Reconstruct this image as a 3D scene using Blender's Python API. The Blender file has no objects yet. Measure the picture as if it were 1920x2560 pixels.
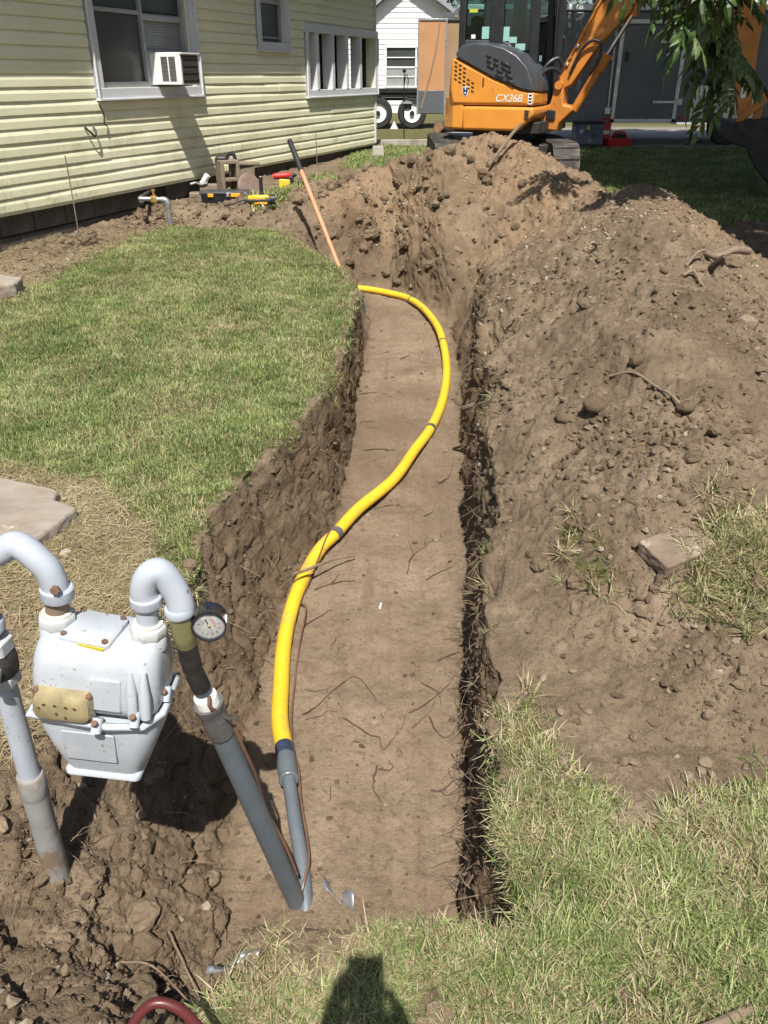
import bpy, bmesh, math, random
import numpy as np
from mathutils import Vector, Matrix, Euler

# ------------------------------------------------------------------ camera, sky, sun, exposure
scene = bpy.context.scene
PITCH = 28.56
cd = bpy.data.cameras.new('camera'); cam = bpy.data.objects.new('camera', cd)
scene.collection.objects.link(cam); scene.camera = cam
cam.location = (0, 0, 1.5)
cam.rotation_euler = (math.radians(90 - PITCH), 0, 0)
cd.sensor_fit = 'VERTICAL'; cd.sensor_height = 32.0; cd.sensor_width = 24.0
cd.lens = 32.0 * 2010 / 2560
cd.clip_start = 0.02; cd.clip_end = 1200
SUN_DIR = Vector((-0.037, 0.614, -0.963)).normalized()       # the way the light travels
SUN_EL = math.asin(-SUN_DIR.z)
SUN_ROT = math.atan2(-SUN_DIR.x, -SUN_DIR.y)                 # sky rotation is measured from +Y, clockwise
world = bpy.data.worlds.new('World'); scene.world = world; world.use_nodes = True
wn = world.node_tree
sky = wn.nodes.new('ShaderNodeTexSky'); sky.sky_type = 'NISHITA'; sky.sun_disc = False
sky.sun_elevation = SUN_EL; sky.sun_rotation = SUN_ROT
sky.air_density = 1.0; sky.dust_density = 1.6; sky.ozone_density = 1.0
wn.links.new(sky.outputs[0], wn.nodes['Background'].inputs[0])
wn.nodes['Background'].inputs[1].default_value = 0.07
sl = bpy.data.lights.new('sun', 'SUN'); sl.energy = 5.0; sl.angle = math.radians(0.53); sl.color = (1.0, 0.955, 0.88)
so = bpy.data.objects.new('sun', sl); scene.collection.objects.link(so)
so.rotation_euler = (-SUN_DIR).to_track_quat('Z', 'Y').to_euler(); so.location = (0, -20, 40)
vs = scene.view_settings
vs.view_transform = 'Standard'; vs.look = 'None'; vs.gamma = 1.0; vs.use_curve_mapping = False
vs.exposure = 0.52
try:
    scene.cycles.use_denoising = True
    scene.cycles.max_bounces = 4; scene.cycles.diffuse_bounces = 2; scene.cycles.glossy_bounces = 2; scene.cycles.transparent_max_bounces = 8
    scene.cycles.use_adaptive_sampling = True; scene.cycles.adaptive_threshold = 0.03
except Exception:
    pass

random.seed(7); rng = np.random.default_rng(11)
PI = math.pi

# ------------------------------------------------------------------ noise (numpy)
_perm = np.concatenate([np.random.default_rng(3).permutation(256)] * 2)
_g3 = np.random.default_rng(5).normal(size=(256, 3)); _g3 /= np.linalg.norm(_g3, axis=1)[:, None]
def perlin(x, y, z=0.0):
    x, y, z = np.broadcast_arrays(np.asarray(x, float), np.asarray(y, float), np.asarray(z, float))
    xi, yi, zi = np.floor(x).astype(int), np.floor(y).astype(int), np.floor(z).astype(int)
    fx, fy, fz = x - xi, y - yi, z - zi
    u, v, w = [t * t * t * (t * (t * 6 - 15) + 10) for t in (fx, fy, fz)]
    def g(i, j, k):
        h = _perm[(_perm[(_perm[(xi + i) & 255] + yi + j) & 255] + zi + k) & 255]
        gg = _g3[h]
        return gg[..., 0] * (fx - i) + gg[..., 1] * (fy - j) + gg[..., 2] * (fz - k)
    l = lambda a, b, t: a + (b - a) * t
    return 1.5 * l(l(l(g(0,0,0), g(1,0,0), u), l(g(0,1,0), g(1,1,0), u), v),
                   l(l(g(0,0,1), g(1,0,1), u), l(g(0,1,1), g(1,1,1), u), v), w)
def fbm(x, y, z=0.0, oct=4, gain=0.5):
    s = 0; a = 1.0; f = 1.0
    for i in range(oct):
        s = s + a * perlin(x * f + 17.3 * i, y * f - 9.1 * i, np.asarray(z) * f + 4.7 * i); a *= gain; f *= 2.03
    return s
def worley(x, y, z, seed=0):
    """distance to the nearest feature point and a random number of that cell"""
    xi, yi, zi = np.floor(x).astype(int), np.floor(y).astype(int), np.floor(z).astype(int)
    best = np.full(x.shape, 9.0); cid = np.zeros(x.shape)
    for i in (-1, 0, 1):
        for j in (-1, 0, 1):
            for k in (-1, 0, 1):
                h = _perm[(_perm[(_perm[(xi + i + seed) & 255] + yi + j) & 255] + zi + k) & 255]
                h2 = _perm[(h + 57) & 255]; h3 = _perm[(h2 + 91) & 255]
                d = np.sqrt((xi + i + h / 256 - x) ** 2 + (yi + j + h2 / 256 - y) ** 2 + (zi + k + h3 / 256 - z) ** 2)
                m = d < best; best = np.where(m, d, best); cid = np.where(m, _perm[(h3 + 13) & 255] / 256, cid)
    return best, cid
def sstep(a, b, x):
    t = np.clip((np.asarray(x, float) - a) / (b - a), 0, 1); return t * t * (3 - 2 * t)

# ------------------------------------------------------------------ object helpers
COL = scene.collection
def tag(o, label=None, cat=None, group=None, kind=None):
    if label: o['label'] = label
    if cat: o['category'] = cat
    if group: o['group'] = group
    if kind: o['kind'] = kind
    return o
def empty(name, loc=(0, 0, 0), rot=(0, 0, 0), parent=None):
    o = bpy.data.objects.new(name, None); COL.objects.link(o); o.location = loc; o.rotation_euler = rot
    o.empty_display_size = 0.1
    if parent: o.parent = parent
    return o
class MB:
    """collects shapes; build() links them as ONE mesh object"""
    def __init__(s): s.v = []; s.f = []; s.m = []; s.mi = 0
    def add(s, v, f):
        b = len(s.v); s.v += [tuple(map(float, p)) for p in v]; s.f += [tuple(b + i for i in q) for q in f]; s.m += [s.mi] * len(f); return s
    def box(s, c, d, rot=None):
        x, y, z = [k / 2 for k in d]
        v = [Vector((i * x, j * y, k * z)) for k in (-1, 1) for j in (-1, 1) for i in (-1, 1)]
        if rot: R = Euler(rot).to_matrix(); v = [R @ p for p in v]
        c = Vector(c)
        return s.add([p + c for p in v], [(0,2,3,1), (4,5,7,6), (0,1,5,4), (2,6,7,3), (0,4,6,2), (1,3,7,5)])
    def hexa(s, p):
        """8 corners: bottom 4 in order, top 4 in the same order"""
        return s.add(p, [(3,2,1,0), (4,5,6,7), (0,1,5,4), (1,2,6,5), (2,3,7,6), (3,0,4,7)])
    def rings(s, rings, cap=True, close=True):
        n = len(rings[0]); v = [p for r in rings for p in r]; f = []
        for i in range(len(rings) - 1):
            for j in range(n if close else n - 1):
                k = (j + 1) % n; f.append((i * n + j, i * n + k, (i + 1) * n + k, (i + 1) * n + j))
        if cap: f.append(tuple(range(n - 1, -1, -1))); f.append(tuple((len(rings) - 1) * n + j for j in range(n)))
        return s.add(v, f)
    def tube(s, pts, r, n=12, cap=True, ell=1.0):
        pts = [Vector(p) for p in pts]; N = len(pts)
        rr = list(r) if hasattr(r, '__len__') else [r] * N
        rings = []; up = None
        for i in range(N):
            t = (pts[min(i + 1, N - 1)] - pts[max(i - 1, 0)])
            if t.length < 1e-9: t = Vector((0, 0, 1))
            t.normalize()
            if up is None:
                up = Vector((0, 0, 1)) if abs(t.z) < 0.9 else Vector((1, 0, 0))
            a = up - t * up.dot(t)
            if a.length < 1e-6: a = t.orthogonal()
            a.normalize(); b = t.cross(a); up = a
            rings.append([pts[i] + (a * math.cos(2 * PI * k / n) * ell + b * math.sin(2 * PI * k / n)) * rr[i] for k in range(n)])
        return s.rings(rings, cap)
    def cyl(s, p0, p1, r0, r1=None, n=20):
        return s.tube([p0, p1], [r0, r0 if r1 is None else r1], n)
    def lathe(s, prof, n=24, o=(0, 0, 0), axis=(0, 0, 1), cap=True):
        """profile of (radius, height) about an axis"""
        q = Vector((0, 0, 1)).rotation_difference(Vector(axis)); o = Vector(o)
        return s.rings([[o + q @ Vector((r * math.cos(2 * PI * k / n), r * math.sin(2 * PI * k / n), h)) for k in range(n)] for r, h in prof], cap)
    def prism(s, poly, a, b, fn):
        """polygon of 2D points extruded from a to b; fn(u, v, w) gives the 3D point"""
        n = len(poly)
        v = [fn(u, w, a) for u, w in poly] + [fn(u, w, b) for u, w in poly]
        f = [tuple(range(n - 1, -1, -1)), tuple(range(n, 2 * n))] + [(i, (i + 1) % n, n + (i + 1) % n, n + i) for i in range(n)]
        return s.add(v, f)
    def grid(s, fn, nu, nv):
        v = [fn(i / (nu - 1), j / (nv - 1)) for j in range(nv) for i in range(nu)]
        return s.add(v, [(j * nu + i, j * nu + i + 1, (j + 1) * nu + i + 1, (j + 1) * nu + i) for j in range(nv - 1) for i in range(nu - 1)])
    def mesh(s, name, mat=None, smooth=35):
        me = bpy.data.meshes.new(name); me.from_pydata(s.v, [], s.f)
        for m in (mat if isinstance(mat, (list, tuple)) else [mat]):
            if m: me.materials.append(m)
        if any(s.m): me.polygons.foreach_set('material_index', s.m)
        bm = bmesh.new(); bm.from_mesh(me); bmesh.ops.recalc_face_normals(bm, faces=bm.faces); bm.to_mesh(me); bm.free()
        if smooth:
            me.polygons.foreach_set('use_smooth', [True] * len(me.polygons))
            try: me.set_sharp_from_angle(angle=math.radians(smooth))
            except Exception: pass
        me.update(); return me
    def build(s, name, mat=None, parent=None, bevel=0, smooth=35, subsurf=0, seg=2):
        o = bpy.data.objects.new(name, s.mesh(name, mat, smooth)); COL.objects.link(o)
        if parent: o.parent = parent
        if bevel:
            b = o.modifiers.new('bevel', 'BEVEL'); b.width = bevel; b.segments = seg; b.limit_method = 'ANGLE'; b.angle_limit = math.radians(40)
            b.harden_normals = False
        if subsurf:
            b = o.modifiers.new('subsurf', 'SUBSURF'); b.levels = subsurf; b.render_levels = subsurf
        return o
def copy_tree(o, parent=None):
    c = o.copy(); COL.objects.link(c); c.parent = parent
    for ch in list(o.children): copy_tree(ch, c)
    return c
def inst(o, loc, rot=None, scale=None):
    c = o.copy(); COL.objects.link(c); c.location = loc
    if rot is not None: c.rotation_euler = rot
    if scale is not None: c.scale = scale
    return c
def spline(pts, n=8):
    """Catmull-Rom through the points"""
    P = [Vector(p) for p in pts]; P = [P[0] * 2 - P[1]] + P + [P[-1] * 2 - P[-2]]; out = []
    for i in range(1, len(P) - 2):
        for k in range(n):
            t = k / n; a, b, c, d = P[i - 1:i + 3]
            out.append(0.5 * ((2 * b) + (c - a) * t + (2 * a - 5 * b + 4 * c - d) * t * t + (3 * b - a - 3 * c + d) * t ** 3))
    return out + [P[-2]]
def text_mesh(txt, size, mat, depth=0.002, name='lettering', shear=0.0):
    cu = bpy.data.curves.new(name, 'FONT'); cu.body = txt; cu.size = size; cu.extrude = depth; cu.align_x = 'CENTER'; cu.align_y = 'CENTER'; cu.shear = shear
    o = bpy.data.objects.new(name, cu); COL.objects.link(o)
    dg = bpy.context.evaluated_depsgraph_get(); me = bpy.data.meshes.new_from_object(o.evaluated_get(dg)); bpy.data.objects.remove(o)
    me.materials.clear(); me.materials.append(mat); me.name = name
    return me

# ------------------------------------------------------------------ materials
def lin(r, g, b):
    f = lambda c: (c / 255 / 12.92) if c / 255 <= 0.04045 else ((c / 255 + 0.055) / 1.055) ** 2.4
    return (f(r), f(g), f(b), 1)
class NT:
    def __init__(s, name):
        s.m = bpy.data.materials.new(name); s.m.use_nodes = True; s.t = s.m.node_tree; s.p = s.t.nodes['Principled BSDF']
        s.out = s.t.nodes['Material Output']
    def n(s, typ, **kw):
        nd = s.t.nodes.new('ShaderNode' + typ)
        for k, v in kw.items(): setattr(nd, k, v)
        return nd
    def l(s, a, b): s.t.links.new(a, b)
    def coord(s, kind='Object'):
        return s.n('TexCoord').outputs[kind]
    def noise(s, vec, scale, detail=4, rough=0.55, dist=0.0):
        nd = s.n('TexNoise'); nd.inputs['Scale'].default_value = scale; nd.inputs['Detail'].default_value = detail
        nd.inputs['Roughness'].default_value = rough; nd.inputs['Distortion'].default_value = dist
        s.l(vec, nd.inputs['Vector']); return nd.outputs['Fac']
    def ramp(s, fac, stops, interp='LINEAR'):
        r = s.n('ValToRGB'); r.color_ramp.interpolation = interp; e = r.color_ramp.elements
        while len(e) < len(stops): e.new(0.5)
        for k, (p, c) in enumerate(stops):
            e[k].position = p; e[k].color = c if hasattr(c, '__len__') else (c, c, c, 1)
        s.l(fac, r.inputs[0]); return r.outputs[0]
    def mix(s, fac, a, b, mode='MIX'):
        m = s.n('Mix', data_type='RGBA', blend_type=mode)
        for sock, val in ((m.inputs[0], fac), (m.inputs[6], a), (m.inputs[7], b)):
            if hasattr(val, 'is_output'): s.l(val, sock)
            else: sock.default_value = val
        return m.outputs[2]
    def math(s, op, a, b=0.0, clamp=False):
        m = s.n('Math', operation=op, use_clamp=clamp)
        for sock, val in ((m.inputs[0], a), (m.inputs[1], b)):
            if hasattr(val, 'is_output'): s.l(val, sock)
            else: sock.default_value = val
        return m.outputs[0]
    def attr(s, name, typ='GEOMETRY'):
        a = s.n('Attribute', attribute_name=name, attribute_type=typ); return a.outputs['Fac']
    def bump(s, h, strength=0.3, dist=0.01, normal=None):
        b = s.n('Bump'); b.inputs['Strength'].default_value = strength; b.inputs['Distance'].default_value = dist
        s.l(h, b.inputs['Height'])
        if normal is not None: s.l(normal, b.inputs['Normal'])
        return b.outputs[0]
def g3(c, k): return (min(1, c[0] * k), min(1, c[1] * k), min(1, c[2] * k), 1)
def mat(name, c, rough=0.6, metal=0.0, var=0.18, scale=6.0, bump=0.0, bscale=60.0, bdist=0.004, spots=(), coat=0.0, rvar=0.15, coord='Object', spec=0.5):
    """painted / plain surface: mottled colour, worn spots [(colour, scale, threshold, softness)], uneven gloss, fine relief"""
    t = NT(name); v = t.coord(coord)
    n1 = t.noise(v, scale, 5)
    col = t.ramp(n1, [(0.28, g3(c, 1 - var)), (0.72, g3(c, 1 + var))])
    for (sc, ss, th, soft) in spots:
        f = t.ramp(t.noise(v, ss, 6, 0.6), [(th, 0.0), (min(1.0, th + soft), 1.0)])
        col = t.mix(f, col, sc)
    t.l(col, t.p.inputs['Base Color'])
    t.l(t.ramp(t.noise(v, scale * 2.7, 4), [(0.3, max(0.02, rough - rvar)), (0.7, min(1, rough + rvar))]), t.p.inputs['Roughness'])
    t.p.inputs['Metallic'].default_value = metal; t.p.inputs['Specular IOR Level'].default_value = spec
    t.p.inputs['Coat Weight'].default_value = coat
    if bump: t.l(t.bump(t.noise(v, bscale, 5), bump, bdist), t.p.inputs['Normal'])
    return t.m

# ------------------------------------------------------------------ ground: lawn, trench, hole, spoil heaps as one sheet
def ip(y, ys, xs): return np.interp(y, ys, xs)
def base_z(y): return ip(y, [0, 2, 4, 6, 8, 11, 14, 40], [0, 0, .06, .14, .22, .32, .37, .37])
TL = ([.6, 1.05, 1.5, 1.9, 2.28, 2.66, 2.9, 3.3, 4.16, 5.5, 5.9, 6.3, 6.8, 7.5, 8.4], [-1.0, -1.0, -.95, -.82, -.66, -.68, -.62, -.465, -.25, -.21, -.19, -.30, -.45, -.75, -.9])
BL = ([.6, 1.05, 1.5, 2.22, 2.6, 3.0, 3.6, 4.9, 7.1, 8.4], [-.40, -.42, -.45, -.455, -.45, -.37, -.22, -.19, -.12, -.2])
BR = ([.6, 1.46, 2.8, 4.65, 6.4, 7.0, 7.6, 8.3], [.19, .217, .352, .49, .585, .56, .45, .2])
TR = ([.6, 1.2, 1.6, 1.85, 2.15, 2.88, 3.67, 4.65, 6.4, 7.0, 7.6, 8.3], [.265, .28, .272, .30, .335, .425, .49, .60, .80, .98, 1.0, .8])
RIDGE = np.array([(1.02, 1.95, .16, .55), (1.12, 2.45, .42, .62), (1.25, 3.2, .63, .68), (1.48, 4.4, .76, .68), (1.72, 5.7, .83, .62), (1.75, 6.3, .80, .6),
                  (1.62, 6.9, .64, .5), (1.5, 7.7, .66, .46), (1.0, 8.55, 1.0, .5), (.45, 8.95, .80, .46), (-.15, 9.25, .56, .42), (-.6, 9.5, .42, .4)])     # x, y, crest height, slope
def heap_z(x, y):
    best = np.full(np.shape(x), -9.0)
    for (a, b) in zip(RIDGE[:-1], RIDGE[1:]):
        d = b[:2] - a[:2]; t = np.clip(((x - a[0]) * d[0] + (y - a[1]) * d[1]) / (d @ d), 0, 1)
        q = np.hypot(x - a[0] - t * d[0], y - a[1] - t * d[1]); zc = a[2] + t * (b[2] - a[2]); sl = a[3] + t * (b[3] - a[3])
        best = np.maximum(best, zc - sl * (np.sqrt(q * q + .03) - .17))
    return best
def seg_d(x, y, P):
    best = np.full(np.shape(x), 99.0)
    for a, b in zip(P[:-1], P[1:]):
        a = np.array(a); d = np.array(b) - a; t = np.clip(((x - a[0]) * d[0] + (y - a[1]) * d[1]) / (d @ d), 0, 1)
        best = np.minimum(best, np.hypot(x - a[0] - t * d[0], y - a[1] - t * d[1]))
    return best
BRANCH = [(.2, 7.6), (-.5, 7.95), (-1.2, 8.25), (-1.9, 8.35)]
def ground_fields(x, y):
    """smooth height plus how deep (0..1) in the trench and how much of it is heap"""
    x = np.asarray(x, float); y = np.asarray(y, float)
    wx = x + .022 * perlin(x * 2.1, y * 3.3, 5.0) + .012 * perlin(x * 7, y * 9, 1.0)
    b = base_z(y) + .015 * perlin(x * .9, y * .9, 8.0)
    tl, bl, br, tr = ip(y, *TL), ip(y, *BL), ip(y, *BR), ip(y, *TR)
    br = br + .016 * perlin(y * 2.7, 3.0, 1.0) + .010 * perlin(y * 8, 1.0, 5.0)
    tr = np.maximum(tr + ((.045 + .05 * sstep(2.2, 4, y)) * perlin(y * 2.1, 9.0, 2.0) + .035 * perlin(y * 5.5, 4.0, 7.0) + .02 * perlin(y * 13, 2.0, 4.0)) * sstep(1.0, 1.8, y) + .012, br + .035)
    tl = tl + .03 * perlin(y * 5, 6.0, 3.0) + .02 * perlin(y * 12, 1.5, 8.0)
    a = np.clip((wx - tl) / (bl - tl), 0, 1); c = np.clip((tr - wx) / (tr - br), 0, 1)
    a = np.where(y < 2.0, a ** 1.15, a ** 0.9); bank = np.maximum(.35 * sstep(1.55, 2.1, y) + .4 * sstep(2.6, 3.6, y), sstep(5.6, 6.6, y))
    c = c * (1 - bank) + bank * np.where(c < .72, .58 * c / .72, .58 + .42 * (c - .72) / .28)
    k = np.minimum(a, c)
    e_right = sstep(1.0, 1.10, y + .03 * perlin(x * 9, y * 2)); e_left = sstep(.72, 1.18, y)
    s = sstep(-.42, -.25, x); k = k * (e_left * (1 - s) + e_right * s)
    yc = 8.0 - .95 * sstep(.0, .62, x); k = k * (1 - sstep(0, 1, (y - yc) / (.55 + .35 * sstep(0, .6, x))))
    kb = np.clip((.30 - seg_d(x, y, BRANCH)) / .22, 0, 1) * .16
    k = np.maximum(k, kb)
    zf = ip(y, [1, 4, 8], [-.45, -.45, -.36])
    z = b + (zf - b) * k
    # spoil
    h = heap_z(x, y)
    allow = 1 - np.clip(k * 2.2, 0, 1)
    allow = np.where(y < 7.3, allow * (wx > br), allow)
    hz = np.log1p(np.exp(np.clip((h - b) / .05, -30, 30))) * .05
    z = z + hz * allow
    m_ = sstep(5.9, 6.9, y) * sstep(-.35, .0, x); cap = -.37 + .80 * np.hypot(np.maximum(x - .56, 0), np.maximum(y - yc, 0)) + .05 * fbm(x * 2.5, y * 2.5, 14.0, 3) * sstep(0, .3, np.hypot(np.maximum(x - .56, 0), np.maximum(y - yc, 0)))
    z = z * (1 - m_) + np.minimum(z, cap) * m_
    for (px_, py_, s_, dp_) in ((.66, 6.95, .10, .16), (.74, 6.35, .10, .18), (.66, 5.75, .07, .14), (.63, 5.1, .09, .17), (.60, 4.35, .06, .14), (.50, 3.55, .05, .10), (.34, 2.2, .035, .10)):
        z = z - dp_ * np.exp(-(((x - px_) / s_) ** 2 + ((y - py_) / (s_ * 1.5)) ** 2))
    # low clods and thrown soil along the house side
    mess = sstep(.5, .1, np.abs(seg_d(x, y, [(-2.2, 8.7), (-.7, 8.9), (-.3, 11.5)]) - .1)) * sstep(8.0, 8.6, y)
    z = z + mess * .10 * np.clip(.4 + fbm(x * 1.6, y * 1.6, 2.0, 3), 0, 1.2) * (1 - kb)
    # berm round the hole by the meter
    z = z + .05 * np.exp(-((x + 1.0) ** 2 + (y - .75) ** 2) / .06) + .035 * np.exp(-((x + .45) ** 2 + (y - .80) ** 2) / .03)
    return z, k, hz * allow, mess
def in_poly(x, y, P):
    inside = np.zeros(np.shape(x), bool); n = len(P)
    for i in range(n):
        (x0, y0), (x1, y1) = P[i], P[(i + 1) % n]
        c = ((y0 > y) != (y1 > y)) & (x < (x1 - x0) * (y - y0) / (y1 - y0 + 1e-12) + x0); inside ^= c
    return inside
LAWN_LEFT = [(-5, 3.35), (-1.65, 3.12), (-1.2, 3.0), (-1.09, 2.84), (-.83, 2.55), (-.78, 2.3), (-.69, 2.22), (-.66, 2.35), (-.71, 2.6), (-.63, 2.92), (-.48, 3.3), (-.27, 4.1), (-.23, 5.5),
             (-.21, 5.9), (-.31, 6.25), (-.36, 6.5), (-1.06, 7.9), (-2.0, 8.1), (-2.35, 7.3), (-2.42, 6.7), (-2.6, 5.43), (-3.2, 4.9), (-5, 4.2)]
LAWN_FRONT = [(-.36, -3), (-.33, .80), (-.25, .93), (-.20, 1.02), (.20, 1.02), (.285, 1.10), (.275, 1.3), (.29, 1.62), (.38, 1.60), (.43, 1.43), (.62, 1.34), (.95, 1.38), (1.5, 1.5), (3.5, 1.8), (5, -3)]
TUFTS = [((1.06, 2.02), .16), ((.36, 1.52), .10), ((.60, 2.28), .05), ((.63, 2.10), .05), ((.95, 6.9), .05), ((1.86, 6.45), .12), ((.33, 2.62), .05), ((.34, 2.35), .05), ((.30, 2.0), .04), ((.45, 3.5), .05)]
def cover_fields(x, y, k, heap, mess):
    nx = x + .07 * fbm(x * 5, y * 5, 3.3, 4, .65); ny = y + .07 * fbm(x * 5 + 40, y * 5, 7.7, 4, .65)
    left = in_poly(nx, ny, LAWN_LEFT); front = in_poly(nx, ny, LAWN_FRONT)
    lawn = (left | front).astype(float)
    lawn *= np.clip((fbm(x * 3.3, y * 3.3, 9.0, 3) + .95) * 2.2, 0, 1); lawn *= np.where(front, np.clip((fbm(x * 6, y * 6, 19.0, 3) + .42) * 2.2, 0.12, 1), 1)
    bare = sstep(.26, .42, perlin(x * 2.6 + 3.1, y * 2.6, 4.0)) * front * .9
    lawn = lawn * (1 - bare)
    edge = np.exp(-np.clip(ip(y, *TL) - x, 0, 9) / .10) * (x < 0) * (y > 2.2) * (y < 7)
    lawn = lawn * (1 - np.clip(edge * 1.5 * (fbm(x * 7, y * 7, 31.0, 3) + .25), 0, .95))
    for (c, r) in TUFTS:
        lawn = np.maximum(lawn, (np.hypot(nx - c[0], ny - c[1]) < r) * .8)
    lawn = lawn * (k < .12) + ((np.hypot(nx - .36, ny - 1.52) < .11)) * .6 * (k >= .12) * (k < .5)
    back = (heap < .015) & (mess < .25) & (k < .02) & (y > 8.2) & (nx > -.75 + .05 * (y - 8.2))
    gravel = ((ny > 15.25) & (ny < 22.0) & (nx > 1.2 + .1 * (22 - ny))).astype(float)
    back = back & (gravel < .5)
    lawn = np.maximum(lawn, back.astype(float) * .9)
    patch = in_poly(nx, ny, [(-1.35, 8.55), (-1.0, 9.0), (-.55, 10.4), (-.75, 11.3), (-1.2, 10.6), (-1.5, 9.4)])
    lawn = np.maximum(lawn, patch * .45)
    straw = in_poly(nx, ny, [(-4, 1.35), (-1.05, 1.35), (-.85, 1.8), (-.70, 2.1), (-.7, 2.35), (-.85, 2.6), (-1.1, 2.9), (-1.6, 3.15), (-4, 3.35)]).astype(float)
    straw = np.maximum(straw, in_poly(nx, ny, [(-5, 4.4), (-3, 4.9), (-2.5, 5.5), (-2.4, 6.8), (-2.0, 8.0), (-2.5, 8.6), (-6, 6.0)]) * .22)
    return lawn, straw, gravel

def blur(A, r, it=2):
    for _ in range(it):
        for ax in (0, 1):
            c = np.cumsum(np.pad(A, [(r + 1, r) if a == ax else (0, 0) for a in (0, 1)], 'edge'), ax)
            A = (np.take(c, np.arange(2 * r + 1, c.shape[ax]), ax) - np.take(c, np.arange(0, c.shape[ax] - 2 * r - 1), ax)) / (2 * r + 1)
    return A
NR, NC = 860, 720
ys = [0.12]
_yt = np.linspace(0, 16, 1601); _sl = np.max([np.abs(np.gradient(ground_fields(np.full_like(_yt, xx), _yt)[0], _yt)) for xx in (-.2, .1, .4, .7, 1.0, 1.3)], 0)
_sl = np.convolve(_sl, np.ones(15) / 15, 'same') * (_yt > 5)
while ys[-1] < 15.5: ys.append(ys[-1] + max(.0045, .0052 * ys[-1]) / math.sqrt(1 + np.interp(ys[-1], _yt, _sl) ** 2 * 1.5) * (1.8 if ys[-1] > 10 else 1.0))
ys = np.array(ys); NR = len(ys)
U = np.linspace(0, 1, NC); GX = np.zeros((NR, NC))
for i, yv in enumerate(ys):
    xl, xr = -(.62 * yv + .75), (.62 * yv + .75)
    xf = np.linspace(xl, xr, 1600); zf_, kf, _, _ = ground_fields(xf, np.full_like(xf, yv))
    ds = np.hypot(np.diff(xf), np.diff(zf_) * 1.3)
    mid = (xf[1:] + xf[:-1]) / 2; dens = np.where(np.abs(mid) > .47 * yv + .15, .35, 1.0)
    cum = np.concatenate([[0], np.cumsum(ds * dens)]); GX[i] = np.interp(U * cum[-1], cum, xf)
for _ in range(3):                                        # even the columns out along the trench
    GX[1:-1] = (GX[:-2] + 2 * GX[1:-1] + GX[2:]) / 4
GY = np.repeat(ys[:, None], NC, 1)
GZ, GK, GH, GM = ground_fields(GX, GY)
GL, GS, GG = cover_fields(GX, GY, GK, GH, GM)
soil = np.clip(1 - GL - GG, 0, 1)
def normals(X, Y, Z):
    P = np.stack([X, Y, Z], -1); du = np.gradient(P, axis=1); dv = np.gradient(P, axis=0)
    n = np.cross(du, dv); n /= np.linalg.norm(n, axis=-1)[..., None] + 1e-12; return n
nrm = normals(GX, GY, GZ)
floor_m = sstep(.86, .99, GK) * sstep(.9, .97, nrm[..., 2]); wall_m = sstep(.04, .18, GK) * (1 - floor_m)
hole = np.exp(-(((GX + .72) / .42) ** 2 + ((GY - 1.1) / .42) ** 2))
heapm = sstep(.01, .10, GH); X0 = GX
rough = soil * (.35 + .42 * heapm + .22 * wall_m * (X0 < 0) + .12 * wall_m * (X0 >= 0) + .34 * hole * (1 - floor_m) + .25 * GM + .4 * sstep(6.2, 7.6, GY) * (1 - floor_m)) * (1 - .8 * floor_m) * (1 - .45 * GS)
X, Y, Z = GX, GY, GZ
wx_, wy_, wz_ = [X + .05 * fbm(X * 9, Y * 9, Z * 9 + 3, 2), Y + .05 * fbm(X * 9 + 50, Y * 9, Z * 9, 2), Z + .05 * fbm(X * 9, Y * 9 + 50, Z * 9, 2)]
d = .034 * fbm(X * 4.2, Y * 4.2, Z * 4.2, 3) + .016 * fbm(X * 17, Y * 17, Z * 17, 4, .6)
w1, c1 = worley(wx_ * 9, wy_ * 9, wz_ * 9, 3); w2, c2 = worley(wx_ * 24, wy_ * 24, wz_ * 24, 9); w3, c3 = worley(wx_ * 58, wy_ * 58, wz_ * 58, 21)
d += .050 * np.clip(.42 - w1, 0, 1) * (c1 > .72)
d += .026 * np.clip(.45 - w2, 0, 1) * (c2 > .62)
d += .011 * np.clip(.5 - w3, 0, 1) * (c3 > .5)
rd = 1 - np.abs(perlin(X * 7 + 3, Y * 7, Z * 11)); d -= .030 * np.clip(rd - .88, 0, 1) / .12 * (wall_m * .7 + hole * .9) * (perlin(X * 3, Y * 3, Z * 3 + 8) > -.05)
d *= rough * 1.25
d += hole * soil * .024 * fbm(X * 8 + 9, Y * 8, Z * 8, 3) * (1 - floor_m)
d += floor_m * (.0045 * perlin(X * 13 + Y * .8, Y * .7, 2.0) + .016 * fbm(X * 2.6, Y * 2.6, 0.0, 3) + .006 * fbm(X * 14, Y * 14, 1.0, 4, .6) + .0035 * np.clip(.5 - w2, 0, 1) * (c2 > .8))
d += GL * .010 * fbm(X * 5, Y * 5, 2.0, 3)
# shovel-cut strips down the left wall of the trench
d += wall_m * soil * (X < 0) * (Y < 5.5) * (.012 * perlin(X * 1.5, Y * 24, Z * 3.0) + .006 * perlin(X * 4, Y * 60, Z * 6.0))
d += heapm * soil * .035 * fbm(X * 1.9, Y * 1.9, 4.0, 3)
GX = GX + nrm[..., 0] * d; GY = GY + nrm[..., 1] * d; GZ = GZ + nrm[..., 2] * d
GN = normals(GX, GY, GZ)
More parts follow.
